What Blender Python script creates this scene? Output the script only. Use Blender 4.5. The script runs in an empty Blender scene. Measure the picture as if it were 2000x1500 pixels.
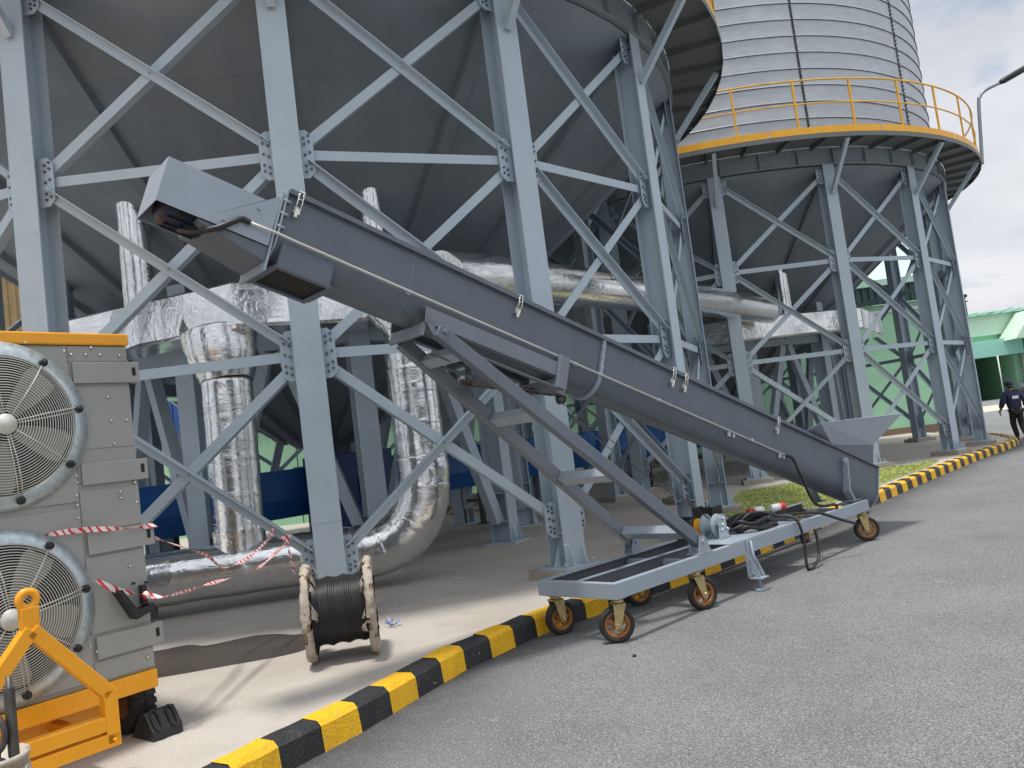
import bpy, bmesh, math, random
import numpy as np
from mathutils import Vector as V, Matrix
random.seed(7); RNG = np.random.default_rng(7)
S = bpy.context.scene
C = S.collection
R = math.radians
PI = math.pi

# ------------------------------------------------------------------ camera
CAM_H = 1.55
F_PX, PITCH, ROLL = 1598.446, 0.07393, 0.12627
cam = bpy.data.cameras.new('camera'); co = bpy.data.objects.new('camera', cam); C.objects.link(co)
cam.sensor_width = 36; cam.lens = F_PX / 2000 * 36; cam.clip_start = .05; cam.clip_end = 3000
fw = V((0, math.cos(PITCH), math.sin(PITCH))); r0 = V((1, 0, 0)); u0 = V((0, -math.sin(PITCH), math.cos(PITCH)))
cr = math.cos(ROLL) * r0 - math.sin(ROLL) * u0; cu = math.sin(ROLL) * r0 + math.cos(ROLL) * u0
M = Matrix((cr, cu, -fw)).transposed().to_4x4(); M.translation = (0, 0, CAM_H)
co.matrix_world = M
S.camera = co

# ------------------------------------------------------------------ light
SUN = V((-.10, -.13, 1)).normalized()
sl = bpy.data.lights.new('sun', 'SUN'); sl.energy = 2.7; sl.angle = R(6); sl.color = (1, .955, .89)
so = bpy.data.objects.new('sun', sl); C.objects.link(so); so.rotation_euler = SUN.to_track_quat('Z', 'Y').to_euler()
so.location = (-10, -8, 30)
W = bpy.data.worlds.new('World'); S.world = W; W.use_nodes = True
nt = W.node_tree; nt.nodes.clear()
def N(nt, t, **k):
    n = nt.nodes.new(t)
    for a, b in k.items():
        if a[0] == '_': n.inputs[a[1:].replace('_', ' ')].default_value = b
        else: setattr(n, a, b)
    return n
def L(nt, a, b): nt.links.new(a, b)
out = N(nt, 'ShaderNodeOutputWorld'); bg = N(nt, 'ShaderNodeBackground')
sky = N(nt, 'ShaderNodeTexSky', sky_type='NISHITA', sun_disc=False, sun_elevation=math.asin(SUN.z), sun_rotation=math.atan2(SUN.x, SUN.y), air_density=1.2, dust_density=1.5, ozone_density=2)
bg.inputs['Strength'].default_value = .115
tc = N(nt, 'ShaderNodeTexCoord'); sp = N(nt, 'ShaderNodeSeparateXYZ'); L(nt, tc.outputs['Generated'], sp.inputs[0])
mz = N(nt, 'ShaderNodeMath', operation='MAXIMUM'); L(nt, sp.outputs[2], mz.inputs[0]); mz.inputs[1].default_value = 0
ad = N(nt, 'ShaderNodeMath', operation='ADD'); L(nt, mz.outputs[0], ad.inputs[0]); ad.inputs[1].default_value = .22
cb = N(nt, 'ShaderNodeCombineXYZ')
for i in (0, 1):
    dv = N(nt, 'ShaderNodeMath', operation='DIVIDE'); L(nt, sp.outputs[i], dv.inputs[0]); L(nt, ad.outputs[0], dv.inputs[1]); L(nt, dv.outputs[0], cb.inputs[i])
no = N(nt, 'ShaderNodeTexNoise', _Scale=1.55, _Detail=9.0, _Roughness=.56, _Distortion=.35); L(nt, cb.outputs[0], no.inputs['Vector'])
mp = N(nt, 'ShaderNodeMapping'); mp.inputs['Location'].default_value = (1.7, .35, 0); L(nt, cb.outputs[0], mp.inputs[0]); L(nt, mp.outputs[0], no.inputs['Vector'])
r1 = N(nt, 'ShaderNodeValToRGB'); L(nt, no.outputs[0], r1.inputs[0])
r1.color_ramp.elements[0].position = .27; r1.color_ramp.elements[0].color = (0, 0, 0, 1)
r1.color_ramp.elements[1].position = .42; r1.color_ramp.elements[1].color = (1, 1, 1, 1)
n2 = N(nt, 'ShaderNodeTexNoise', _Scale=1.1, _Detail=6.0, _Roughness=.5); L(nt, mp.outputs[0], n2.inputs['Vector'])
r2 = N(nt, 'ShaderNodeValToRGB'); L(nt, n2.outputs[0], r2.inputs[0])
r2.color_ramp.elements[0].position = .38; r2.color_ramp.elements[0].color = (4.5, 4.75, 5.2, 1)
r2.color_ramp.elements[1].position = .62; r2.color_ramp.elements[1].color = (6.3, 6.4, 6.7, 1)
mx = N(nt, 'ShaderNodeMix', data_type='RGBA'); L(nt, r1.outputs[0], mx.inputs[0]); L(nt, sky.outputs[0], mx.inputs[6]); L(nt, r2.outputs[0], mx.inputs[7])
el = N(nt, 'ShaderNodeMapRange'); L(nt, sp.outputs[2], el.inputs[0]); el.inputs[1].default_value = .42; el.inputs[2].default_value = 1; el.inputs[3].default_value = 1; el.inputs[4].default_value = 2.0
vm = N(nt, 'ShaderNodeVectorMath', operation='SCALE'); L(nt, mx.outputs[2], vm.inputs[0]); L(nt, el.outputs[0], vm.inputs['Scale'])
L(nt, vm.outputs[0], bg.inputs[0]); L(nt, bg.outputs[0], out.inputs[0])
vs = S.view_settings; vs.view_transform = 'Standard'; vs.look = 'None'; vs.gamma = 1; vs.use_curve_mapping = False; vs.exposure = .25
S.cycles.max_bounces = 8

# ------------------------------------------------------------------ materials
def mat(name, col, rough=.5, metal=0., var=.12, scale=6., bump=0., bscale=40., spots=None, streak=None, spec=.5, coat=0.):
    """principled with two-octave colour variation, optional spots (colour, scale, lo, hi) and bump"""
    m = bpy.data.materials.new(name); m.use_nodes = True; t = m.node_tree; p = t.nodes['Principled BSDF']
    tc = N(t, 'ShaderNodeTexCoord'); vec = tc.outputs['Object']
    if streak:
        mp = N(t, 'ShaderNodeMapping'); mp.inputs['Scale'].default_value = streak; L(t, vec, mp.inputs[0]); vec = mp.outputs[0]
    a = N(t, 'ShaderNodeTexNoise', _Scale=scale, _Detail=6.0, _Roughness=.62); L(t, vec, a.inputs['Vector'])
    rp = N(t, 'ShaderNodeValToRGB'); L(t, a.outputs[0], rp.inputs[0])
    c = np.array(col[:3])
    rp.color_ramp.elements[0].position = .3; rp.color_ramp.elements[0].color = (*np.clip(c * (1 - var), 0, 1), 1)
    rp.color_ramp.elements[1].position = .7; rp.color_ramp.elements[1].color = (*np.clip(c * (1 + var), 0, 1), 1)
    o = rp.outputs[0]
    for s in (spots or []):
        b = N(t, 'ShaderNodeTexNoise', _Scale=s[1], _Detail=5.0, _Roughness=.65); L(t, tc.outputs['Object'], b.inputs['Vector'])
        q = N(t, 'ShaderNodeValToRGB'); L(t, b.outputs[0], q.inputs[0])
        q.color_ramp.elements[0].position = s[2]; q.color_ramp.elements[0].color = (0, 0, 0, 1)
        q.color_ramp.elements[1].position = s[3]; k = s[4] if len(s) > 4 else 1; q.color_ramp.elements[1].color = (k, k, k, 1)
        mx = N(t, 'ShaderNodeMix', data_type='RGBA'); L(t, q.outputs[0], mx.inputs[0]); L(t, o, mx.inputs[6]); mx.inputs[7].default_value = (*s[0], 1)
        o = mx.outputs[2]
    L(t, o, p.inputs['Base Color'])
    rr = N(t, 'ShaderNodeMapRange'); L(t, a.outputs[0], rr.inputs[0]); rr.inputs[3].default_value = max(rough - .1, .03); rr.inputs[4].default_value = min(rough + .1, 1); L(t, rr.outputs[0], p.inputs['Roughness'])
    p.inputs['Metallic'].default_value = metal; p.inputs['Specular IOR Level'].default_value = spec; p.inputs['Coat Weight'].default_value = coat
    if bump:
        b = N(t, 'ShaderNodeTexNoise', _Scale=bscale, _Detail=4.0); L(t, tc.outputs['Object'], b.inputs['Vector'])
        bn = N(t, 'ShaderNodeBump', _Strength=bump, _Distance=.02); L(t, b.outputs[0], bn.inputs['Height']); L(t, bn.outputs[0], p.inputs['Normal'])
    return m
MT = {}
MT['steel'] = mat('structural_grey_paint', (.415, .495, .56), .42, 0, .07, 1.6, spots=[((.30, .31, .31), 5, .62, .85, .4)])
MT['conv'] = mat('trough_grey_paint', (.112, .133, .162), .36, 0, .1, 2.5, spots=[((.17, .175, .19), 9, .64, .9, .35)])
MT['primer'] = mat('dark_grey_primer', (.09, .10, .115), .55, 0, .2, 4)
MT['guide'] = mat('shaded_mid_grey', (.17, .19, .22), .4, 0, .08, 3)  # chassis grey darkened in the colour to stand for faces in shade
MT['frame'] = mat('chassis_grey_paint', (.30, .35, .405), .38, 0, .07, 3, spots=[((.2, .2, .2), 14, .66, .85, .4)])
MT['hopper'] = mat('hopper_grey_paint', (.36, .41, .48), .38, 0, .05, 3)
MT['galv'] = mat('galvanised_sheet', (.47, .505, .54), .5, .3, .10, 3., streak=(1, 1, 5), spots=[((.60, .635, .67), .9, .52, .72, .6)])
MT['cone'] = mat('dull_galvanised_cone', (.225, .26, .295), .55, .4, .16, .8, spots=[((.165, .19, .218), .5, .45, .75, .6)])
MT['zinc'] = mat('zinc_ring', (.50, .57, .59), .38, .65, .18, 30)
MT['ring_dark'] = mat('dark_sealant', (.05, .055, .06), .6)
MT['decku'] = mat('dark_deck_plate', (.15, .16, .16), .55, .2, .12, 2)
MT['girder'] = mat('shaded_girder_grey', (.25, .29, .315), .5, 0, .1, 2)  # same structural grey, with the shade on the ring put into the colour
MT['bolt'] = mat('dark_bolt', (.10, .12, .17), .4, .4)
MT['yellow'] = mat('safety_yellow_paint', (.84, .42, .02), .4, 0, .08, 4)
MT['orange'] = mat('machine_orange_paint', (.86, .37, .014), .33, 0, .06, 5, spots=[((.35, .16, .03), 13, .66, .8, .5)])
MT['box'] = mat('machine_warm_grey_paint', (.31, .315, .298), .5, 0, .06, 3)
MT['blk'] = mat('black_plastic', (.016, .016, .018), .42, 0, .2, 9)
MT['rub'] = mat('tyre_rubber', (.022, .021, .021), .75, 0, .3, 12, spots=[((.09, .08, .07), 9, .58, .8, .5)])
MT['cast'] = mat('orange_cast_rim', (.36, .15, .045), .5, .2, .2, 15, spots=[((.12, .07, .04), 25, .55, .75, .6)])
MT['gold'] = mat('yellow_zinc_plate', (.50, .40, .20), .36, .75, .2, 14)
MT['chrome'] = mat('bright_steel', (.7, .7, .68), .25, .9, .1, 9)
MT['wire'] = mat('pale_wire_guard', (.60, .60, .55), .42, .25, .08, 9)
MT['blade'] = mat('fan_blade', (.30, .30, .25), .5, 0, .1, 5)
MT['dark'] = mat('dark_interior', (.012, .012, .013), .7)
MT['blue'] = mat('machine_blue_paint', (.012, .105, .36), .42, 0, .15, 2, spots=[((.02, .05, .13), 3, .5, .75, .5)])
MT['deepblue'] = mat('deep_blue_paint', (.006, .035, .14), .4, 0, .2, 3)
MT['navy'] = mat('dark_blue_motor', (.006, .010, .035), .55)
MT['green'] = mat('mint_green_wall', (.37, .66, .44), .75, 0, .06, .6, spots=[((.32, .54, .37), .5, .55, .8, .5)])
MT['greenroof'] = mat('green_roof_sheet', (.13, .34, .24), .5, 0, .1, 1)
MT['teal'] = mat('teal_fascia', (.30, .62, .52), .6, 0, .06, 1)
MT['mint'] = mat('pale_mint_roof', (.48, .72, .58), .6, 0, .05, .5)
MT['cream'] = mat('pale_green_wall', (.55, .72, .58), .7, 0, .05, .6)
MT['darkgreen'] = mat('dark_green_louvre', (.035, .085, .075), .5)
MT['tan'] = mat('tan_corrugated_sheet', (.40, .25, .13), .7, 0, .15, 1)
MT['bluepanel'] = mat('blue_wall_sheet', (.025, .10, .36), .5, 0, .12, 1)
MT['white'] = mat('white_sheet', (.70, .74, .74), .5, 0, .05, 1)
MT['plinthb'] = mat('brown_render', (.22, .15, .105), .85, 0, .15, 2)
MT['plinth'] = mat('rough_concrete_plinth', (.36, .32, .27), .9, 0, .18, 6, bump=.4, bscale=25)
MT['wood'] = mat('weathered_reel_wood', (.30, .21, .125), .85, 0, .3, 9, bump=.5, bscale=30)
MT['wrap'] = mat('torn_pale_wrapping', (.44, .39, .32), .8, 0, .2, 8, bump=.8, bscale=18, spots=[((.28, .2, .12), 7, .55, .75, .7)])
MT['red'] = mat('red_plastic', (.6, .03, .03), .4)
MT['wplast'] = mat('white_plastic', (.72, .72, .72), .4)
MT['bucket'] = mat('dirty_white_bucket', (.52, .47, .40), .55, 0, .15, 6, spots=[((.24, .17, .12), 9, .52, .72, .7)])
MT['tool'] = mat('worn_dark_steel', (.10, .095, .09), .45, .6, .3, 12)
MT['jacket'] = mat('navy_jacket_cloth', (.012, .018, .055), .8, 0, .3, 8)
MT['trouser'] = mat('black_trouser_cloth', (.012, .012, .014), .85, 0, .2, 8)
MT['skin'] = mat('skin', (.32, .17, .10), .55)
MT['glass'] = mat('dark_window', (.02, .025, .03), .15)
MT['grass'] = mat('grass_blade', (.38, .44, .13), .7, 0, .35, 2.5)
MT['litter'] = mat('blue_white_scrap', (.25, .28, .55), .6, 0, .6, 30)
MT['stone'] = mat('pale_rubble', (.42, .33, .24), .9, 0, .3, 4)
MT['lampgrey'] = mat('lamp_pole_grey', (.25, .29, .31), .4, .4)

def foil_mat():
    m = mat('crinkled_foil', (.86, .87, .875), .15, 1., .05, 5); t = m.node_tree; p = t.nodes['Principled BSDF']
    tc = N(t, 'ShaderNodeTexCoord')
    def ridge(scale, dist, vec, det=4.):
        n_ = N(t, 'ShaderNodeTexNoise', _Scale=scale, _Detail=det, _Roughness=.55, _Distortion=dist); L(t, vec, n_.inputs['Vector'])
        x = N(t, 'ShaderNodeMath', operation='SUBTRACT'); L(t, n_.outputs[0], x.inputs[0]); x.inputs[1].default_value = .5
        y = N(t, 'ShaderNodeMath', operation='ABSOLUTE'); L(t, x.outputs[0], y.inputs[0]); return y.outputs[0]
    O = tc.outputs['Object']
    mp = N(t, 'ShaderNodeMapping'); mp.inputs['Scale'].default_value = (1, 1, .6); L(t, O, mp.inputs[0])
    mp2 = N(t, 'ShaderNodeMapping'); mp2.inputs['Scale'].default_value = (.5, .5, 2.2); mp2.inputs['Rotation'].default_value = (.2, .1, 0); L(t, O, mp2.inputs[0])
    big = N(t, 'ShaderNodeTexNoise', _Scale=1.7, _Detail=2.); L(t, O, big.inputs['Vector'])
    rb = N(t, 'ShaderNodeValToRGB'); L(t, big.outputs[0], rb.inputs[0]); rb.color_ramp.elements[0].position = .42; rb.color_ramp.elements[1].position = .58
    fa = N(t, 'ShaderNodeMix', data_type='FLOAT'); L(t, rb.outputs[0], fa.inputs[0]); L(t, ridge(8., 1.2, mp.outputs[0]), fa.inputs[2]); L(t, ridge(8., 1.5, mp2.outputs[0]), fa.inputs[3])
    fb_ = N(t, 'ShaderNodeMath', operation='MULTIPLY_ADD'); L(t, ridge(3.5, .8, O, 2.), fb_.inputs[0]); fb_.inputs[1].default_value = 1.6; L(t, fa.outputs[0], fb_.inputs[2])
    b = N(t, 'ShaderNodeBump', _Strength=.30, _Distance=.022); L(t, fb_.outputs[0], b.inputs['Height']); L(t, b.outputs[0], p.inputs['Normal'])
    return m
MT['foil'] = foil_mat()

def ground_mat(name, base, fine, var, spots, bump, grit=None, rough=.9, bscale=180.):
    m = mat(name, base, rough, 0, var, 1.1, spots=spots); t = m.node_tree; p = t.nodes['Principled BSDF']
    tc = N(t, 'ShaderNodeTexCoord')
    nz = N(t, 'ShaderNodeTexNoise', _Scale=bscale, _Detail=3., _Roughness=.6); L(t, tc.outputs['Object'], nz.inputs['Vector'])
    r = N(t, 'ShaderNodeValToRGB'); L(t, nz.outputs[0], r.inputs[0]); lo, hi = fine
    r.color_ramp.elements[0].position = .32; r.color_ramp.elements[0].color = (lo,) * 3 + (1,)
    r.color_ramp.elements[1].position = .68; r.color_ramp.elements[1].color = (hi,) * 3 + (1,)
    mx = N(t, 'ShaderNodeMix', data_type='RGBA', blend_type='MULTIPLY'); mx.inputs[0].default_value = 1
    src = p.inputs['Base Color'].links[0].from_socket; L(t, src, mx.inputs[6]); L(t, r.outputs[0], mx.inputs[7]); o = mx.outputs[2]
    if grit:
        vo = N(t, 'ShaderNodeTexVoronoi', _Scale=grit[0]); L(t, tc.outputs['Object'], vo.inputs['Vector'])
        cr_ = N(t, 'ShaderNodeSeparateColor'); L(t, vo.outputs['Color'], cr_.inputs[0])
        gt = N(t, 'ShaderNodeMath', operation='GREATER_THAN'); L(t, cr_.outputs[0], gt.inputs[0]); gt.inputs[1].default_value = grit[1]
        m2 = N(t, 'ShaderNodeMix', data_type='RGBA'); L(t, gt.outputs[0], m2.inputs[0]); L(t, o, m2.inputs[6]); m2.inputs[7].default_value = (*grit[2], 1); o = m2.outputs[2]
    L(t, o, p.inputs['Base Color'])
    b = N(t, 'ShaderNodeBump', _Strength=bump, _Distance=.012); L(t, nz.outputs[0], b.inputs['Height']); L(t, b.outputs[0], p.inputs['Normal'])
    return m
ASP = ((.180, .185, .189), (.34, 1.66), .14, [((.235, .24, .242), .45, .42, .72, .7), ((.43, .43, .43), 3.1, .655, .74, .55), ((.125, .125, .126), 1.3, .60, .8, .5)], 1., (130., .972, (.38, .38, .38)), .92, 95.)
MT['asphalt'] = ground_mat('worn_asphalt', *ASP)
MT['edge'] = ground_mat('gutter_asphalt', *ASP); t_ = MT['edge'].node_tree; p_ = t_.nodes['Principled BSDF']
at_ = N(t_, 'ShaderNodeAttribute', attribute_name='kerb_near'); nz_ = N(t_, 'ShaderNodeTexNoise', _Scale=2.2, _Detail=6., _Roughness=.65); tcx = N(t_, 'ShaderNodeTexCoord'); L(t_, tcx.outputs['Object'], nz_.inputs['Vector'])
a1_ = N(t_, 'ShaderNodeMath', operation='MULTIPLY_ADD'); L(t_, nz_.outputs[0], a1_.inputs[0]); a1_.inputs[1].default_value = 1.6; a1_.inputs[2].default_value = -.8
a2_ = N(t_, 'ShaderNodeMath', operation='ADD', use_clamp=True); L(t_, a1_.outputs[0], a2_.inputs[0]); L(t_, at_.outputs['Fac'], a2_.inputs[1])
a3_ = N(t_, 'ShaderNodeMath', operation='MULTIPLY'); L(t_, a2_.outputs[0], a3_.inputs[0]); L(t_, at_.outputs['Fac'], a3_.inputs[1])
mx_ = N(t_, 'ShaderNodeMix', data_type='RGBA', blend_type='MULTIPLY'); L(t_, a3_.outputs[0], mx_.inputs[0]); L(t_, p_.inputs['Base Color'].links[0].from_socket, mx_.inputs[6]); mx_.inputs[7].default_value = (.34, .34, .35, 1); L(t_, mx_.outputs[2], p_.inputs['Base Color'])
MT['concrete'] = ground_mat('pad_concrete', (.45, .415, .37), (.86, 1.12), .1, [((.54, .51, .465), .7, .45, .7, .6), ((.31, .25, .19), .9, .54, .74, .5), ((.24, .20, .16), 2.6, .68, .78, .4)], .3, None, .85, 60.)
MT['wet'] = ground_mat('damp_concrete', (.055, .043, .034), (.85, 1.12), .18, [((.12, .095, .075), 4, .6, .75, .5)], .25, None, .5, 60.)
MT['lawn'] = ground_mat('lawn_soil', (.36, .38, .14), (.6, 1.35), .3, [((.40, .36, .17), 1.4, .5, .7, .7)], .6, None, .95, 45.)
MT['kerb_y'] = ground_mat('kerb_yellow_paint', (.84, .47, .012), (.86, 1.12), .07, [((.50, .30, .10), 5, .62, .74, .6), ((.30, .29, .26), 7, .655, .70, .8), ((.16, .12, .05), 2.4, .6, .8, .35)], .7, None, .6, 60.)
MT['kerb_k'] = ground_mat('kerb_black_paint', (.022, .023, .025), (.7, 1.5), .25, [((.09, .09, .09), 6, .6, .75, .6), ((.34, .33, .31), 8, .665, .70, .7)], .8, None, .55, 60.)
MT['farpave'] = ground_mat('far_pale_paving', (.50, .46, .38), (.9, 1.1), .08, [], .2, None, .9, 20.)

# ------------------------------------------------------------------ mesh helpers
class MB:
    def __init__(s): s.v = []; s.f = []; s.mi = []; s.sm = []
    def add(s, vs, fs, mi=0, smooth=False):
        n = len(s.v); s.v += [tuple(p) for p in vs]
        for f in fs: s.f.append([i + n for i in f]); s.mi.append(mi); s.sm.append(smooth)
        return s
    def hexa(s, p, mi=0):
        return s.add(p, [(0, 3, 2, 1), (4, 5, 6, 7), (0, 1, 5, 4), (1, 2, 6, 5), (2, 3, 7, 6), (3, 0, 4, 7)], mi)
    def box(s, c, d, X=V((1, 0, 0)), Y=V((0, 1, 0)), Z=V((0, 0, 1)), mi=0):
        c = V(c); x, y, z = X * d[0] / 2, Y * d[1] / 2, Z * d[2] / 2
        return s.hexa([c - x - y - z, c + x - y - z, c + x + y - z, c - x + y - z, c - x - y + z, c + x - y + z, c + x + y + z, c - x + y + z], mi)
    def lohi(s, a, b, mi=0):
        a = V(a); b = V(b); d = b - a
        return s.box((a + b) / 2, (abs(d.x), abs(d.y), abs(d.z)), mi=mi)
    def beam(s, a, b, w, h, up=V((0, 0, 1)), mi=0):
        a = V(a); b = V(b); x = (b - a); l = x.length; x.normalize(); y = V(up).cross(x).normalized(); z = x.cross(y)
        return s.box((a + b) / 2, (l, w, h), x, y, z, mi)
    def prism(s, poly, dv, mi=0):
        n = len(poly); a = [V(p) for p in poly]; b = [p + V(dv) for p in a]
        return s.add(a + b, [tuple(range(n))[::-1], tuple(range(n, 2 * n))] + [(i, (i + 1) % n, n + (i + 1) % n, n + i) for i in range(n)], mi)
    def tube(s, pts, r, seg=12, mi=0, caps=True, smooth=True, closed=False):
        pts = [V(p) for p in pts]; n = len(pts); rs = r if hasattr(r, '__len__') else [r] * n
        T = []
        for i in range(n):
            a = pts[(i - 1) % n] if closed or i else pts[0]; b = pts[(i + 1) % n] if closed or i < n - 1 else pts[-1]
            T.append((b - a).normalized())
        ref = V((0, 0, 1)) if abs(T[0].z) < .9 else V((1, 0, 0))
        nx = (ref - T[0] * ref.dot(T[0])).normalized(); vs = []
        for i in range(n):
            nx = (nx - T[i] * nx.dot(T[i])).normalized(); ny = T[i].cross(nx)
            for k in range(seg):
                a = 2 * PI * k / seg; vs.append(pts[i] + (nx * math.cos(a) + ny * math.sin(a)) * rs[i])
        fs = []
        for i in range(n if closed else n - 1):
            j = (i + 1) % n
            for k in range(seg):
                k2 = (k + 1) % seg; fs.append((i * seg + k, i * seg + k2, j * seg + k2, j * seg + k))
        s.add(vs, fs, mi, smooth)
        if caps and not closed:
            o = len(s.v) - n * seg
            s.f.append([o + k for k in range(seg)][::-1]); s.mi.append(mi); s.sm.append(False)
            s.f.append([o + (n - 1) * seg + k for k in range(seg)]); s.mi.append(mi); s.sm.append(False)
        return s
    def rod(s, a, b, r, seg=10, mi=0): return s.tube([a, b], r, seg, mi)
    def ball(s, c, r, mi=0, seg=10, rings=6, sq=(1, 1, 1)):
        c = V(c); vs = [c + V((0, 0, r * sq[2]))]; fs = []
        for i in range(1, rings):
            t = PI * i / rings
            for k in range(seg): vs.append(c + V((r * sq[0] * math.sin(t) * math.cos(2 * PI * k / seg), r * sq[1] * math.sin(t) * math.sin(2 * PI * k / seg), r * sq[2] * math.cos(t))))
        vs.append(c - V((0, 0, r * sq[2])))
        for k in range(seg):
            k2 = (k + 1) % seg; fs.append((0, 1 + k, 1 + k2)); fs.append((len(vs) - 1, 1 + (rings - 2) * seg + k2, 1 + (rings - 2) * seg + k))
            for i in range(rings - 2): fs.append((1 + i * seg + k, 1 + (i + 1) * seg + k, 1 + (i + 1) * seg + k2, 1 + i * seg + k2))
        return s.add(vs, fs, mi, True)
    def lathe(s, prof, o=V((0, 0, 0)), A=V((0, 0, 1)), seg=48, a0=0, a1=2 * PI, mi=0, smooth=True, closedprof=False):
        """prof: (radius, height) revolved about axis A through o"""
        o = V(o); A = V(A).normalized(); ref = V((1, 0, 0)) if abs(A.x) < .9 else V((0, 0, 1))
        X = (ref - A * ref.dot(A)).normalized(); Y = A.cross(X); full = abs(a1 - a0 - 2 * PI) < 1e-6
        m = seg if full else seg + 1; n = len(prof); vs = []
        for i in range(m):
            a = a0 + (a1 - a0) * i / seg; d = X * math.cos(a) + Y * math.sin(a)
            vs += [o + d * p[0] + A * p[1] for p in prof]
        fs = []
        for i in range(seg):
            j = (i + 1) % m
            for k in range(n if closedprof else n - 1):
                k2 = (k + 1) % n; fs.append((i * n + k, j * n + k, j * n + k2, i * n + k2))
        if not full and closedprof: fs += [tuple(range(n)), tuple(range(seg * n, seg * n + n))[::-1]]
        return s.add(vs, fs, mi, smooth)
    def build(s, name, mats, parent=None, local=False, auto=True):
        me = bpy.data.meshes.new(name); off = V((0, 0, 0))
        if parent is not None and not local:
            q = parent
            while q is not None: off = off + V(q.location); q = q.parent
        me.from_pydata([tuple(V(p) - off) for p in s.v], [], s.f)
        for m in (mats if isinstance(mats, (list, tuple)) else [mats]): me.materials.append(MT[m] if isinstance(m, str) else m)
        me.polygons.foreach_set('material_index', s.mi); me.polygons.foreach_set('use_smooth', s.sm); me.update()
        bm = bmesh.new(); bm.from_mesh(me); bmesh.ops.recalc_face_normals(bm, faces=bm.faces); bm.to_mesh(me); bm.free()
        o = bpy.data.objects.new(name, me); C.objects.link(o)
        if parent is not None: o.parent = parent
        return o
def bevel(o, w=.006, seg=2):
    m = o.modifiers.new('bevel', 'BEVEL'); m.width = w; m.segments = seg; m.limit_method = 'ANGLE'; m.angle_limit = R(40); return o
def tag(o, label=None, cat=None, group=None, kind=None):
    for k, v in (('label', label), ('category', cat), ('group', group), ('kind', kind)):
        if v: o[k] = v
    return o
def thing(name, loc, label, cat, group=None):
    o = bpy.data.objects.new(name, None); C.objects.link(o); o.location = loc; o.empty_display_size = .2
    return tag(o, label, cat, group)
def dup(o, parent, rz=None, loc=None):
    c = o.copy(); C.objects.link(c); c.parent = parent
    if rz is not None: c.rotation_euler = (0, 0, rz)
    if loc is not None: c.location = loc
    for ch in [x for x in o.children]:
        d = ch.copy(); C.objects.link(d); d.parent = c
    return c
def bez(p, n=24):
    """Catmull-Rom through points"""
    p = [V(q) for q in p]; q = [p[0] * 2 - p[1]] + p + [p[-1] * 2 - p[-2]]; o = []
    m = max(2, n // (len(p) - 1))
    for i in range(1, len(q) - 2):
        for k in range(m):
            t = k / m; a, b, c, d = q[i - 1], q[i], q[i + 1], q[i + 2]
            o.append(.5 * ((2 * b) + (c - a) * t + (2 * a - 5 * b + 4 * c - d) * t * t + (3 * b - a - 3 * c + d) * t ** 3))
    return o + [p[-1]]

# ------------------------------------------------------------------ ground
ROAD = -.15
KERB = [(-6.5, -6.0), (-3.3, 1.3), (-2.4, 3.15), (-1.86, 4.28), (-1.69, 4.6), (-1.52, 4.9), (-1.36, 5.14), (-1.2, 5.41), (-1.06, 5.69), (-.91, 6.0), (-.75, 6.31), (-.58, 6.63), (-.37, 6.88), (-.17, 7.19), (.03, 7.42), (1.40, 8.72), (2.05, 9.36), (2.76, 10.13), (3.21, 10.62), (4.81, 12.5), (5.46, 13.25), (6.47, 14.44), (7.5, 15.67), (8.63, 16.97), (9.93, 18.45), (11.22, 19.86), (12.14, 20.81), (13.05, 21.84), (13.5, 22.5), (14.2, 24.0), (14.9, 26.0), (15.5, 28.5), (15.9, 31.5)]
KERB = [V((x, y, 0)) for x, y in KERB]
def resample(P, step):
    o = [P[0]]; acc = 0
    for a, b in zip(P, P[1:]):
        l = (b - a).length; d = step - acc
        while d <= l: o.append(a.lerp(b, d / l)); d += step
        acc = (acc + l) % step if d - step <= l else acc
        acc = l - (d - step)
    return o
fine = bez(KERB, 6 * len(KERB))
kp = resample(fine, .33)
def nrm(P, i):
    t = (P[min(i + 1, len(P) - 1)] - P[max(i - 1, 0)]).normalized(); return V((-t.y, t.x, 0))
mb = MB()
mb.add([(-600, -200, ROAD), (600, -200, ROAD), (600, 1200, ROAD), (-600, 1200, ROAD)], [(0, 1, 2, 3)])
tag(mb.build('road', 'asphalt'), kind='structure')
inner = [p + nrm(fine, i) * .13 for i, p in enumerate(fine)]
mb = MB(); poly = [(p.x, p.y, 0) for p in inner] + [(16, 60, 0), (-60, 60, 0), (-60, -6, 0)]
mb.prism(poly, (0, 0, -.2)); tag(mb.build('concrete_pad', 'concrete'), kind='structure')
# kerb, painted block by block
mb = MB(); prof = [(0, ROAD - .05), (.018, .002), (.05, .034), (.18, .04), (.205, -.04)]
best = min(range(len(kp)), key=lambda i: (kp[i] - V((-1.52, 4.9, 0))).length)
for i in range(len(kp) - 1):
    mi = 1 if (i - best) % 2 == 0 else 0
    sub = 3; ring = []
    jit = random.uniform(-.006, .006)
    for k in range(sub + 1):
        t = k / sub; c = kp[i].lerp(kp[i + 1], t); nn_ = nrm(kp, i).lerp(nrm(kp, i + 1), t)
        ring.append([c + nn_ * (d + random.uniform(-.004, .004)) + V((0, 0, z + jit + random.uniform(-.003, .003))) for d, z in prof])
    vs = [p for r_ in ring for p in r_]; n = len(prof)
    mb.add(vs, [(k * n + j, k * n + j + 1, (k + 1) * n + j + 1, (k + 1) * n + j) for k in range(sub) for j in range(n - 1)], mi)
tag(mb.build('kerb', ['kerb_y', 'kerb_k']), kind='structure')
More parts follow.
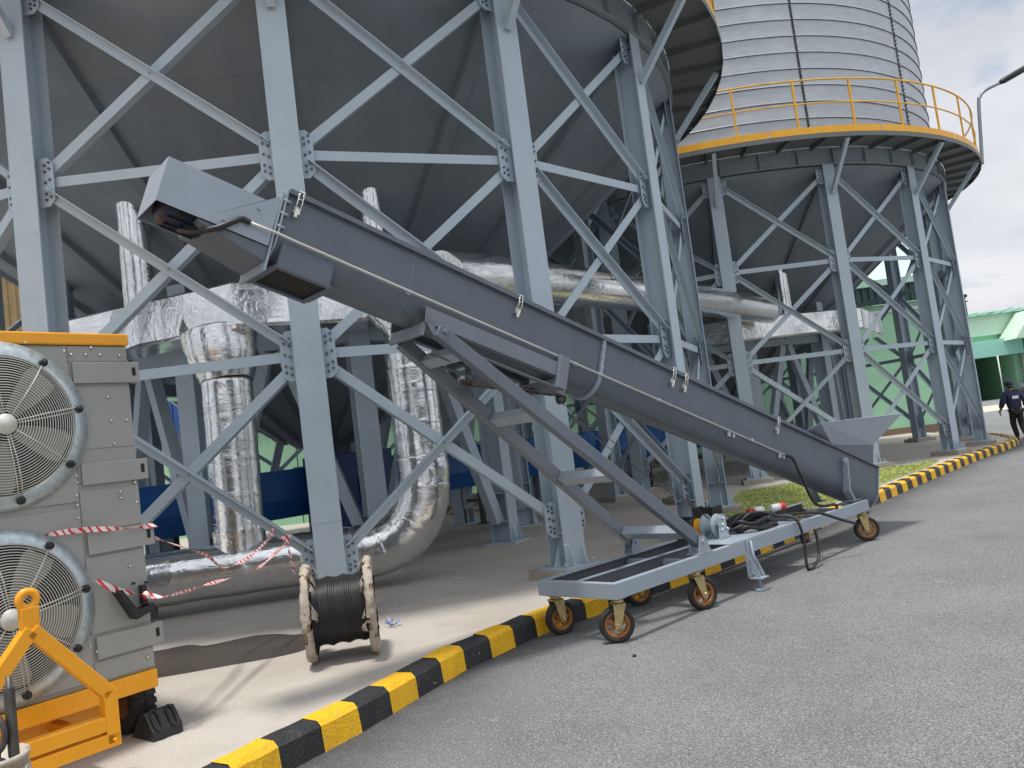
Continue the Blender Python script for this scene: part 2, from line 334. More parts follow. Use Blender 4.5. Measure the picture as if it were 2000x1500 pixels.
# darker unworn asphalt along the kerb
mb = MB(); cols = 7; vs = []
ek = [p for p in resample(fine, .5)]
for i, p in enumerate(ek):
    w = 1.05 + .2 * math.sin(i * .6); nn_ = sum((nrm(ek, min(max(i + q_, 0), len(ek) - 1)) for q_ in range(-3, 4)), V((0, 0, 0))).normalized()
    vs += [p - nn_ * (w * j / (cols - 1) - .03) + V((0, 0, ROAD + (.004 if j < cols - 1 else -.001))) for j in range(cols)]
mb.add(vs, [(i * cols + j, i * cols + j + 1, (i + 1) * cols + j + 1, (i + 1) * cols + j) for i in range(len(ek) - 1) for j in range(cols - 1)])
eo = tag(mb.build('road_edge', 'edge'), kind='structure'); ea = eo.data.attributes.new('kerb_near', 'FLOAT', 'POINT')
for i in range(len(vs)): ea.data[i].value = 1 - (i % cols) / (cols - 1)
# lawn strip between kerb and pad
lawn = [(3.05, 11.0), (3.15, 13.3), (4.3, 16.9), (6.0, 17.55), (8.2, 18.3), (9.3, 18.55), (8.4, 17.25), (7.25, 15.98), (6.2, 14.75), (5.2, 13.55), (4.5, 12.75), (3.6, 11.6)]
mb = MB(); mb.prism([(x, y, .004) for x, y in lawn], (0, 0, .012)); tag(mb.build('lawn', 'lawn'), kind='structure')
def inpoly(x, y, P):
    c = False
    for (x1, y1), (x2, y2) in zip(P, P[1:] + P[:1]):
        if (y1 > y) != (y2 > y) and x < (x2 - x1) * (y - y1) / (y2 - y1) + x1: c = not c
    return c
mb = MB(); k = 0
while k < 9000:
    x, y = random.uniform(3, 9.4), random.uniform(11, 18.6)
    if not inpoly(x, y, lawn): continue
    k += 1; a = random.uniform(0, 6.3); h = random.uniform(.015, .05); w = .012; l = random.uniform(-.03, .03)
    dx, dy = math.cos(a) * w, math.sin(a) * w
    mb.add([(x - dx, y - dy, .014), (x + dx, y + dy, .014), (x + l, y - l, .014 + h)], [(0, 1, 2)])
tag(mb.build('grass', 'grass'), kind='stuff')
# damp patch beside the reel
wet = [(-3.9, 6.9), (-3.22, 6.96), (-2.7, 7.08), (-2.2, 7.22), (-2.02, 7.5), (-2.0, 7.8), (-2.2, 8.0), (-2.39, 8.04), (-2.6, 8.18), (-2.84, 8.24), (-3.05, 8.14), (-3.27, 8.06), (-3.5, 8.2), (-3.8, 8.1), (-4.3, 8.2), (-4.4, 7.4)]
mb = MB(); wp = bez([V((x, y, 0)) for x, y in wet] + [V((wet[0][0], wet[0][1], 0))], 90)[:-1]
mb.prism([(p.x, p.y, .001) for p in wp], (0, 0, .003)); tag(mb.build('damp_ground', 'wet'), kind='structure')
mb = MB(); mb.lohi((17, 52, ROAD - .1), (95, 66, ROAD + .01)); tag(mb.build('far_pavement', 'farpave'), kind='structure')

# ------------------------------------------------------------------ silos
RC, NC = 6.935, 16
ZG = 7.09
def stub(x): return x
def build_silo(loc, rz):
    t = thing('silo', (loc[0], loc[1], 0), 'nearer silo on braced grey legs, its dark hopper cone filling the upper left', 'silo', 'hopper silos on steel legs'); t.rotation_euler = (0, 0, rz)
    # column 0 (H section), pattern copied round
    m = MB(); m.lohi((RC - .018, -.146, .13), (RC, .146, ZG)); m.lohi((RC - .29, -.007, .13), (RC - .018, .007, ZG)); m.lohi((RC - .308, -.146, .13), (RC - .29, .146, ZG))
    for z in (.5, 2.5, 2.95, 4.58, 5.05, 6.85): m.lohi((RC - .29, -.14, z), (RC - .018, .14, z + .012)) if z < 1 else None
    m.lohi((RC, -.15, 1.02), (RC + .004, .15, 1.032)); c0 = m.build('column', 'steel', t, True)
    m = MB(); m.lohi((RC - .41, -.25, .10), (RC + .10, .25, .13))
    for s in (-1, 1):
        m.prism([(RC, s * .09, .13), (RC + .09, s * .09, .13), (RC, s * .09, .36)], (0, .012, 0))
        m.prism([(RC - .12, s * .146, .13), (RC - .12, s * .24, .13), (RC - .12, s * .146, .36)], (.012, 0, 0))
        for x in (-.36, .055): m.rod((RC + x, s * .2, .13), (RC + x, s * .2, .185), .014, 8)
    b0 = m.build('base_plate', 'steel', c0, True)
    m = MB(); m.lohi((RC - .50, -.33, -.1), (RC + .19, .33, .10)); p0_ = m.build('plinth', 'plinth', c0, True)
    def gus(z, h, full=True):
        m = MB()
        for s in (-1, 1):
            pts = [(RC - .115, s * .008, z - h), (RC - .115, s * .21, z - h), (RC - .115, s * .275, z - h + .07), (RC - .115, s * .275, z + h - .07), (RC - .115, s * .21, z + h), (RC - .115, s * .008, z + h)]
            m.prism(pts, (.012, 0, 0))
            for zz in (-.7, -.45, 0, .45, .7):
                for yy in (.185, .235): m.rod((RC - .103, s * yy, z + zz * h + (yy - .2) * .5), (RC - .085, s * yy, z + zz * h + (yy - .2) * .5), .014, 6, 1)
        return m.build('gusset_plate', ['steel', 'bolt'], c0, True)
    for z, h in ((.66, .2), (2.73, .26), (4.84, .26), (6.86, .2)): gus(z, h)
    for k in range(1, NC): dup(c0, t, k * 2 * PI / NC)
    # braces
    hb = PI / NC; hc = (RC - .11) * math.sin(hb) - .17; xb = (RC - .11) * math.cos(hb)
    lv = [(.72, 2.62), (2.83, 4.73), (4.94, 6.82)]
    def angle(a, b, style):
        a = V(a); b = V(b); m = MB(); X = (b - a).normalized(); Nn = V((1, 0, 0)); Z = Nn.cross(X)
        if Z.z < 0: Z = -Z
        l = (b - a).length; c = (a + b) / 2
        if style == 'flat':
            m.box(c + Nn * .006, (l, .012, .105), X, Nn, Z); m.box(c - Nn * .05 - Z * .047, (l, .1, .011), X, Nn, Z)
        else:
            m.box(c + Nn * .026, (l, .012, .10), X, Nn, Z); m.box(c + Nn * .072 + Z * .0445, (l, .08, .011), X, Nn, Z); m.ball(c + Nn * .034, .017, seg=6, rings=4)
        return m
    me = {}
    def brace(l, up, style, k):
        key = (l, up, style); z0, z1 = lv[l]
        if key not in me:
            m = angle((xb, -hc, z0 if up else z1), (xb, hc, z1 if up else z0), style); ob = m.build('diagonal_brace', 'steel', t, True); me[key] = ob
        else: ob = dup(me[key], t)
        ob.rotation_euler = (0, 0, k * 2 * PI / NC + hb)
    for k in range(NC):
        for l in range(3):
            sw = (l == 0 and k in (0, 3))
            brace(l, True, 'flat' if not sw else 'out', k); brace(l, False, 'out' if not sw else 'flat', k)
    for z in (2.73, 4.84):
        m = MB(); m.box((xb + .008, 0, z), (.012, 2 * hc + .06, .105)); m.box((xb - .046, 0, z + .047), (.095, 2 * hc + .06, .011)); h0 = m.build('horizontal_brace', 'steel', t, True); h0.rotation_euler = (0, 0, hb)
        for k in range(1, NC): dup(h0, t, k * 2 * PI / NC + hb)
    # ring girder
    m = MB(); m.lathe([(6.72, ZG), (6.98, ZG), (6.98, ZG + .018), (6.90, ZG + .018), (6.90, 7.47), (6.98, 7.47), (6.98, 7.488), (6.72, 7.488), (6.72, 7.47), (6.88, 7.47), (6.88, ZG + .018), (6.72, ZG + .018)], seg=96, closedprof=True, smooth=False)
    for k in range(48):
        a = 2 * PI * (k + .18) / 48; d = V((math.cos(a), math.sin(a), 0)); m.box(d * 6.935 + V((0, 0, 7.285)), (.07, .012, .36), d, V((-d.y, d.x, 0)))
    m.build('ring_girder', 'girder', t, True)
    # walkway
    ns = 18; da = 2 * PI / ns; RW = 7.85; deck = None
    m = MB(); m.lathe([(6.99, 7.49), (RW, 7.49), (RW, 7.505), (6.99, 7.505)], seg=4, a0=0, a1=da * .998, closedprof=True, smooth=False)
    m.lathe([(RW, 7.40), (RW + .014, 7.40), (RW + .014, 7.505), (RW, 7.505)], seg=4, a0=0, a1=da, closedprof=True, smooth=False)
    for q in range(3):
        a = da * (q + .5) / 3; d = V((math.cos(a), math.sin(a), 0)); m.box(d * 7.42 + V((0, 0, 7.445)), (.84, .05, .09), d, V((-d.y, d.x, 0)))
    dk = m.build('deck_panel', 'decku', t, True)
    m = MB(); m.lathe([(RW - .012, 7.506), (RW, 7.506), (RW, 7.66), (RW - .012, 7.66)], seg=4, a0=.004, a1=da - .004, closedprof=True, smooth=False); m.box((RW + .006, .01, 7.58), (.012, .03, .15)); tb = m.build('toe_board', 'yellow', t, True)
    m = MB(); arc = lambda z: [((RW - .03) * math.cos(da * i / 6), (RW - .03) * math.sin(da * i / 6), z) for i in range(7)]
    m.tube(arc(8.74), .021, 8); m.tube(arc(8.2), .017, 8)
    for q in (.25, .75):
        a = da * q; d = V((math.cos(a), math.sin(a), 0)); m.box(d * (RW - .03) + V((0, 0, 8.115)), (.035, .045, 1.22), d, V((-d.y, d.x, 0)))
    hr = m.build('handrail', 'yellow', t, True)
    m = MB(); m.beam((RC + .012, 0, 6.40), (7.76, 0, 7.41), .09, .09); br = m.build('walkway_bracket', 'steel', t, True)
    skip = lambda ang: loc[0] > 0 and math.hypot(loc[0] + 7.7 * math.cos(rz + ang) + 3.501, loc[1] + 7.7 * math.sin(rz + ang) - 14.992) < 7.9
    off = R(9)
    for k in range(ns):
        a = k * da + off
        if skip(a + da / 2): continue
        for o in (dk, tb, hr): dup(o, t, a)
    for k in range(NC):
        if not skip(k * 2 * PI / NC): dup(br, t, k * 2 * PI / NC)
    for o in (dk, tb, hr, br): bpy.data.objects.remove(o)
    # hopper cone
    cone = MB(); z = 7.06; prof = []
    for i, zz in enumerate((7.06, 6.2, 5.1, 4.0, 3.0, 1.97)):
        r_ = 6.9 - (7.06 - zz) / .8; prof.append((r_, zz)); 
        if 0 < i < 5: prof.append((r_ + .006, zz - .001))
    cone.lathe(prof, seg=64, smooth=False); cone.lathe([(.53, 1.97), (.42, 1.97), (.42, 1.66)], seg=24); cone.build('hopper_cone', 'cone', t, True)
    m = MB(); a = V((6.82, 0, 7.0)); b = V((.75, 0, 2.145)); nrmv = V((.8, 0, -1)).normalized() if False else V((.6247, 0, -.7809))
    m.beam(a + nrmv * .045, b + nrmv * .045, .17, .09, nrmv); hrb = m.build('hopper_rib', 'cone', t, True); hrb.rotation_euler = (0, 0, 0)
    for k in range(1, NC): dup(hrb, t, k * 2 * PI / NC)
    # shell with stiffening seams
    prof = []; z = 7.49; dz = .403
    while z < 18.9:
        prof += [(6.8, z), (6.8, z + .012), (6.8, z + dz - .05), (6.8, z + dz - .035), (6.816, z + dz - .028), (6.816, z + dz - .008), (6.8, z + dz - .001)]; z += dz
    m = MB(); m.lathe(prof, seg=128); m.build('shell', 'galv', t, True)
    m = MB(); zz = 7.49
    while zz < 18.8:
        m.lathe([(6.80, zz + dz - .040), (6.826, zz + dz - .036), (6.8, zz + dz - .032)], seg=96, mi=0); zz += dz
    m.build('shell_seam', 'ring_dark', t, True)
    m = MB(); m.lathe([(6.95, z - .05), (6.95, z), (.6, z + 2.9), (.6, z + 3.2), (.01, z + 3.25)], seg=64, smooth=False); m.build('roof', 'galv', t, True)
    m = MB(); a = 0
    zz = 7.5
    m.box((6.806, 0, 13.2), (.012, .05, 11.3))
    while zz < 18.8: m.rod((6.81, 0, zz), (6.842, 0, zz), .02, 6); zz += .1
    bs = m.build('bolt_seam', 'ring_dark', t, True); bs.rotation_euler = (0, 0, R(20.4))
    for k in range(1, 12): dup(bs, t, R(20.4 + 29.2 * k))
    # inner support ring under the cone
    ri, ni = 3.65, 9
    m = MB(); zt_ = 4.42; m.lohi((ri - .01, -.15, .02), (ri + .01, .15, zt_)); m.lohi((ri - .34, -.15, .02), (ri - .32, .15, zt_ - .3)); m.lohi((ri - .32, -.008, .02), (ri - .01, .008, zt_ - .15))
    for z in (.35, .8): m.lohi((ri - .32, -.15, z), (ri - .01, .15, z + .014))
    m.lohi((ri - .45, -.24, 0), (ri + .12, .24, .03))
    for s in (-1, 1): m.prism([(ri + .01, s * .1, .03), (ri + .1, s * .1, .03), (ri + .01, s * .1, .3)], (0, .012, 0))
    ic = m.build('inner_column', 'steel', t, True); an = 2 * PI / ni
    ic.rotation_euler = (0, 0, R(10.2))
    for k in range(1, ni): dup(ic, t, R(10.2) + k * an)
    h2 = ri * math.sin(an / 2); x2 = ri * math.cos(an / 2) - .15
    m = MB(); m.lohi((x2 - .1, -h2 + .08, 3.32), (x2 + .1, h2 - .08, 3.56)); ib = m.build('inner_beam', 'steel', t, True)
    for k in range(ni): dup(ib, t, R(10.2) + (k + .5) * an)
    bpy.data.objects.remove(ib)
    for s in (-1, 1):
        m = MB(); m.beam((x2, s * .1, 3.31), (x2, s * (h2 - .2), .35), .16, .18, V((1, 0, 0))); ib = m.build('inner_brace', 'steel', t, True)
        for k in range(ni): dup(ib, t, R(10.2) + (k + .5) * an)
        bpy.data.objects.remove(ib)
    return t
AX1, AX2 = (-3.5007, 14.9917), (6.3929, 25.435)
silo1 = build_silo(AX1, R(-77.56)); silo2 = build_silo(AX2, R(-99.7))
tag(silo2, 'farther silo with pale ringed shell and yellow railing seen against the sky', 'silo', 'hopper silos on steel legs')

# ------------------------------------------------------------------ screw conveyor on castors
CA = V((.71358841, .70056518, 0)); CN = V((.70056518, -.71358841, 0)); CO = V((.30771904, 7.00658151, 0))
ch = lambda s, l, z: CO + CA * s + CN * l + V((0, 0, z))
HC = V((-1.53775944, 5.7948064, 3.52342792)); BE = R(19.887)
TA = V((.76040597, .64944805, 0)); TN = V((.64944805, -.76040597, 0))
T1 = TA * math.cos(BE) - V((0, 0, math.sin(BE))); T3 = TA * math.sin(BE) + V((0, 0, math.cos(BE)))
tr = lambda t, e, k: HC + T1 * t + TN * e + T3 * k
UP = V((0, 0, 1))
conv = thing('screw_conveyor', tuple(ch(2.4, 0, ROAD)), 'long dark grey inclined screw conveyor with hopper, on a castored grey chassis', 'conveyor')
# chassis
Lc, Wc = 4.98, .44
m = MB()
def cbox(m, s0, s1, l0, l1, z0, z1, mi=0): return m.box(ch((s0 + s1) / 2, (l0 + l1) / 2, (z0 + z1) / 2), (s1 - s0, l1 - l0, z1 - z0), CA, CN, UP, mi)
for s in (-1, 1):
    cbox(m, .012, Lc - .012, s * Wc - (.012 if s > 0 else 0), s * Wc + (0 if s > 0 else .012), .21, .34)
    cbox(m, .012, Lc - .012, s * (Wc - .012) - (.05 if s > 0 else 0), s * (Wc - .012) + (0 if s > 0 else .05), .328, .34)
    cbox(m, .012, Lc - .012, s * (Wc - .012) - (.05 if s > 0 else 0), s * (Wc - .012) + (0 if s > 0 else .05), .21, .222)
cbox(m, 0, .012, -Wc, Wc, .21, .34); cbox(m, .012, .062, -Wc + .062, Wc - .062, .328, .34)
cbox(m, Lc - .012, Lc, -Wc, Wc, .16, .25)
for s in (1.25, 2.45, 3.7): cbox(m, s, s + .05, -Wc + .0125, Wc - .0125, .223, .3)
bevel(m.build('chassis_frame', 'frame', conv), .004)
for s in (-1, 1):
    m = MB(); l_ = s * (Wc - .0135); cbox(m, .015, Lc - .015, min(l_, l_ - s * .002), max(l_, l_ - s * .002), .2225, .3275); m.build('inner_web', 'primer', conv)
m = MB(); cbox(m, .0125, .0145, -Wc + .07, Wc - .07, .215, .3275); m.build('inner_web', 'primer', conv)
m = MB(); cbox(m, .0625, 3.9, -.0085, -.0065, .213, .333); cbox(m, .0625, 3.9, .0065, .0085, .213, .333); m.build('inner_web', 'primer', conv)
m = MB(); cbox(m, .0625, 3.9, -.025, .025, .334, .342); cbox(m, .0625, 3.9, -.006, .006, .212, .333); m.build('centre_rail', 'frame', conv)
m = MB(); cbox(m, 1.78, 3.2, -.06, Wc - .002, .3425, .349); m.build('platform_plate', 'frame', conv)
# trough
def uprof(w, wall, n=14):
    p = [(w, 0.)] ; p += [(w * math.cos(a), -wall - w * math.sin(a)) for a in [PI * i / n for i in range(n + 1)]]; p += [(-w, 0.)]
    return p
TW, WALL, TL = .20, .345, 8.39
def usweep(m, w, wall, t0, t1, closed=True, thick=None):
    p = uprof(w, wall); n = len(p); vs = [tr(t, e, k) for t in (t0, t1) for e, k in p]
    m.add(vs, [(i, i + 1, n + i + 1, n + i) for i in range(n - 1)], smooth=True)
    for o in (0, n): m.add([vs[o + i] for i in range(n)], [tuple(range(n))])
def ulip(m, t0, t1, w0, w1, wall0=WALL):
    a = uprof(w0, wall0); b = uprof(w1, wall0); n = len(a)
    vs = [tr(t, e, k) for t in (t0, t1) for P in (a, b) for e, k in P]
    m.add(vs, [(i, i + 1, n + i + 1, n + i) for i in range(n - 1)] + [(2 * n + i, 3 * n + i, 3 * n + i + 1, 2 * n + i + 1) for i in range(n - 1)] + [(n + i, n + i + 1, 3 * n + i + 1, 3 * n + i) for i in range(n - 1)] + [(0, n, 3 * n, 2 * n), (n - 1, 2 * n - 1, 4 * n - 1, 3 * n - 1)])
m = MB(); usweep(m, TW, WALL, .02, TL); m.build('trough', 'conv', conv)
for t, a_, b_ in ((3.21, 3.215, 3.245), (-.004, 0, .014), (None, TL - .006, TL + .008)):
    m = MB(); ulip(m, a_, b_, TW - .002, TW + (.02 if t is None else .028))
    if t is None: m.build('flange', 'frame', conv); continue
    for e in (-1, 1):
        for k in (-.08, -.18, -.28): m.rod(tr(t - .006, e * (TW + .018), k), tr(t + .05, e * (TW + .018), k), .012, 6)
    m.build('flange', 'frame', conv)
m = MB()
for e in (-1, 1): m.beam(tr(.02, e * (TW + .016), -.008), tr(7.1, e * (TW + .016), -.008), .034, .012, T3); m.beam(tr(8.3, e * (TW + .016), -.008), tr(TL, e * (TW + .016), -.008), .034, .012, T3); m.beam(tr(7.1, e * (TW + .016), -.008), tr(8.3, e * (TW + .016), -.008), .034, .012, T3)
m.beam(tr(.02, 0, .012), tr(7.16, 0, .012), 2 * TW + .075, .012, T3)
for e in (-1, 1): m.beam(tr(.02, e * (TW + .036), -.004), tr(7.16, e * (TW + .036), -.004), .004, .03, T3)
m.beam(tr(8.285, 0, .006), tr(TL, 0, .006), 2 * TW, .01, T3)
m.build('lid', 'conv', conv)
# weld joint marks
m = MB(); ulip(m, 1.106, 1.108, TW - .004, TW + .001); m.build('weld_seam', 'frame', conv)
# toggle clamps
def clamp(t, e):
    m = MB(); s = 1 if e > 0 else -1; q = lambda dt, de, k: tr(t + dt, e + s * de, k)
    m.box(q(0, .012, -.115), (.05, .02, .05), T1, TN, T3); m.box(q(0, .025, -.135), (.03, .03, .035), T1, TN, T3)
    for d in (-.018, .018): m.tube([q(d, .03, -.12), q(d, .045, -.07), q(d, .045, -.005), q(d * .6, .035, .02)], .005, 6)
    m.tube([q(-.018, .045, -.04), q(.018, .045, -.04)], .005, 6); m.box(q(0, .03, .022), (.05, .03, .012), T1, TN, T3)
    m.box(q(-.01, .036, -.155), (.022, .02, .05), T1, TN, T3)
    return m.build('lid_clamp', 'chrome', conv)
for t in (.10, 2.17, 4.22, 4.41, 6.06):
    for e in (TW, -TW): clamp(t, e)
# conduit line
m = MB(); m.tube([tr(-.25, TW + .03, -.352), tr(0, TW + .062, -.357), tr(.1, TW + .055, -.357), tr(6.25, TW + .022, -.372)], .010, 8); m.build('conduit', 'wire', conv)
m = MB()
for t in (5.2, 6.15): m.box(tr(t, TW + .012, -.40), (.05, .02, .05), T1, TN, T3); m.box(tr(t + .08, TW + .012, -.395), (.035, .02, .045), T1, TN, T3)
for t in (1.1, 2.9, 4.05, 5.6): m.box(tr(t, TW + .016, -.362), (.03, .035, .032), T1, TN, T3)
m.build('conduit_clip', 'zinc', conv)
m = MB(); m.tube(bez([tr(-.58, .05, -.52), tr(-.5, .15, -.53), tr(-.40, .235, -.485), tr(-.32, .245, -.41), tr(-.26, TW + .035, -.352), tr(-.2, TW + .038, -.353)], 40), .02, 10)
m.build('motor_lead', 'blk', conv)
# head: end plate, motor, hood, spout
m = MB()
q = lambda e: [tr(-.046, e, -.071), tr(-.003, e, -.05), tr(-.003, e, -.62), tr(-.06, e, -.62), tr(-.06, e, -.452), tr(-.43, e, -.452), tr(-.52, e, -.45)]
for s in (1, -1):
    e = s * (TW + .012); pts = [tr(-.035, e, -.068), tr(-.035, e, -.452), tr(-.51, e, -.452)]
    m.prism(pts, TN * .008)
    for t, k in ((-.16, -.22), (-.36, -.40)): m.rod(tr(t, e + .006, k), tr(t, e + .02, k), .014, 8)
m.box(tr(-.02, 0, -.33), (.014, 2 * TW + .05, .60), T1, TN, T3)
m.build('head_bracket', 'frame', conv)
m = MB(); m.prism([tr(-.03, -.205, -.456), tr(-.52, -.205, -.456), tr(-.50, -.205, -.475), tr(-.03, -.205, -.56)], TN * .41)
m.build('motor_base', 'conv', conv)
m = MB(); H = [(-.035, -.135), (-.785, -.135), (-.785, -.452), (-.51, -.452), (-.035, -.07)]
o_ = [tr(t, -TW - .01, k) for t, k in H]
HW_ = TW + .008
for s in (1, -1): m.prism([tr(t, s * HW_, k) for t, k in [(-.79, -.14), (-.13, -.138), (-.512, -.451), (-.79, -.453)]], TN * s * .004)
m.prism([tr(-.79, -HW_, -.14), tr(-.79, HW_, -.14), tr(-.79, HW_, -.453), tr(-.79, -HW_, -.453)], T1 * -.004)
m.prism([tr(-.794, -HW_, -.139), tr(-.794, HW_, -.139), tr(-.13, HW_, -.137), tr(-.13, -HW_, -.137)], T3 * .004)
m.build('motor_hood', 'frame', conv)
m = MB(); m.tube([tr(-.42, 0, -.36), tr(-.44, 0, -.36), tr(-.70, 0, -.36), tr(-.74, 0, -.36)], [.12, .145, .145, .10], 20)
for i in range(14):
    a = 2 * PI * i / 14; d = TN * math.cos(a) + T3 * math.sin(a); m.beam(tr(-.46, 0, -.36) + d * .15, tr(-.68, 0, -.36) + d * .15, .02, .008, d.cross(T1))
m.box(tr(-.25, 0, -.38), (.34, .2, .12), T1, TN, T3); m.box(tr(-.55, .12, -.41), (.12, .1, .07), T1, TN, T3); m.build('drive_motor', 'navy', conv)
m = MB(); sp0, sp1 = .06, .465
for s in (1, -1): m.prism([tr(t, s * (TW + .004), k) for t, k in [(sp0, -.375), (sp1, -.375), (sp1, -.572), (sp0, -.572)]], TN * s * .006)
for t in (sp0, sp1): m.box(tr(t, 0, -.485), (.006, 2 * TW + .02, .17), T1, TN, T3)
for s in (1, -1): m.beam(tr(sp0 - .03, s * (TW + .02), -.575), tr(sp1 + .03, s * (TW + .02), -.575), .05, .006, T3)
for t in (sp0 - .014, sp1 + .014): m.beam(tr(t, -TW + .006, -.575), tr(t, TW - .006, -.575), .05, .006, T3)
m.build('discharge_spout', 'conv', conv)
m = MB(); m.box(tr((sp0 + sp1) / 2, 0, -.553), (sp1 - sp0 - .012, 2 * TW - .01, .01), T1, TN, T3); m.build('spout_opening', 'dark', conv)
# guide rails under the trough
for s in (1, -1):
    m = MB(); e0 = s * (TW + .052)
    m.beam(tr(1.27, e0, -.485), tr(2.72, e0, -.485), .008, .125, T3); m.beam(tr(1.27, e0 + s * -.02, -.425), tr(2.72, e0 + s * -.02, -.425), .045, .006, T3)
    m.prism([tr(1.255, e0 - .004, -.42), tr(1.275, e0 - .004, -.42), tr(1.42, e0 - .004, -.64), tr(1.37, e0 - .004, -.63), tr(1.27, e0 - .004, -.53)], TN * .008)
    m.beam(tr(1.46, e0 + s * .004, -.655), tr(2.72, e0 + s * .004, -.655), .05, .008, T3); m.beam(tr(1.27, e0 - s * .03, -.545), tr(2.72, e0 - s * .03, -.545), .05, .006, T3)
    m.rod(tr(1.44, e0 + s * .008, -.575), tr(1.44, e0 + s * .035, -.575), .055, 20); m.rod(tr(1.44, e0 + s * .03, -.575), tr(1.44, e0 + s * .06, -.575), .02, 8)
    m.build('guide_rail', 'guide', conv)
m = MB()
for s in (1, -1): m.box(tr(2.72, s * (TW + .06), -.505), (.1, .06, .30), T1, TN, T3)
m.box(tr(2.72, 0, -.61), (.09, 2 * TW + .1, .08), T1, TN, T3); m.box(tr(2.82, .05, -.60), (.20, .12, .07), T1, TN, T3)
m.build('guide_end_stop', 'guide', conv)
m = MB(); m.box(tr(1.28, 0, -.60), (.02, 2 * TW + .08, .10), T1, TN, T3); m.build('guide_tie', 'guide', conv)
# lifting legs
LB = [ch(1.33, .375, .46), ch(1.33, -.395, .46)]; LT = [tr(1.44, TW + .06, -.60), tr(1.44, -TW - .06, -.60)]
LB = [LB[0], LB[1]]
legx = (LT[0] - LT[1]).normalized()
m0 = [MB(), MB()]
for i in (0, 1):
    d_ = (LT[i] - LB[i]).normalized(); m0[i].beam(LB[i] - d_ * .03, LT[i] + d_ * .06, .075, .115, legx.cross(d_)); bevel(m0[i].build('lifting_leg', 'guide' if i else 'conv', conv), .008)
for f in (.05, .36, .66, .93):
    m = MB(); a = LB[0].lerp(LT[0], f); b = LB[1].lerp(LT[1], f); d_ = (LT[0] - LB[0]).normalized(); x = (b - a).normalized()
    m.beam(a + x * .04, b - x * .04, .10, .085, d_.cross(x))
    m.build('leg_crossbar', 'frame', conv)
for i, l in ((0, .375), (1, -.395)):
    m = MB(); cbox(m, 1.24, 1.46, l - .08, min(l + .08, Wc), .3425, .352)
    for d in (-.052, .052): m.prism([ch(1.25, l + d - .005, .352), ch(1.45, l + d - .005, .352), ch(1.37, l + d - .005, .50), ch(1.29, l + d - .005, .50)], CN * .01)
    m.rod(ch(1.33, l - .075, .455), ch(1.33, l + .075, .455), .02, 10); m.build('pivot_bracket', 'frame', conv)
# tail supports
for s in (1, -1):
    m = MB(); top = tr(7.53, s * (TW + .022), -.13); bot = V((0, 0, 0)); base = tr(7.60, s * (TW + .03), -.50)
    m.beam(top, base, .03, .085, TN)
    sb = (base - CO).dot(CA); lb = max(-.40, min(.40, (base - CO).dot(CN))); foot = ch(sb + .1, lb if abs(lb) < .4 else lb, .345)
    m.beam(base, foot, .03, .09, CN); m.rod(top - TN * s * .03, top + TN * s * .03, .045, 14)
    m.box(foot + UP * .004, (.22, .12, .008), CA, CN, UP); m.build('tail_post', 'frame', conv)
# inlet hopper
m = MB()
th = [(7.27, .012), (8.28, .012), (8.28, .275), (7.33, -.0)]
nb = [tr(7.25, TW, .014), tr(8.28, TW, .014), tr(8.28, TW, .285), tr(7.28, TW, -.004)]
z_rim = tr(6.66, .40, .105).z
rim = [tr(6.66, .40, .105), tr(8.64, .40, .775), tr(8.64, -.40, .775), tr(6.98, -.22, .02)]
th0 = [tr(7.27, TW, .014), tr(8.28, TW, .275), tr(8.28, -TW, .275), tr(7.27, -TW, .014)]
lowt = [tr(7.27, TW, .012), tr(8.28, TW, .012), tr(8.28, -TW, .012), tr(7.27, -TW, .012)]
def sheet(m, pts, th_=.004):
    n_ = (V(pts[1]) - V(pts[0])).cross(V(pts[2]) - V(pts[0])).normalized(); m.prism(pts, n_ * th_)
sheet(m, [rim[0], rim[1], th0[1], th0[0]]); sheet(m, [rim[1], rim[2], th0[2], th0[1]]); sheet(m, [rim[2], rim[3], th0[3], th0[2]]); sheet(m, [rim[3], rim[0], th0[0], th0[3]])
m.build('hopper', 'hopper', conv)
m = MB(); sheet(m, [th0[0], th0[1], lowt[1]]); sheet(m, [th0[3], lowt[2], th0[2]]); sheet(m, [th0[1], th0[2], lowt[2], lowt[1]]); m.build('hopper_throat', 'conv', conv)
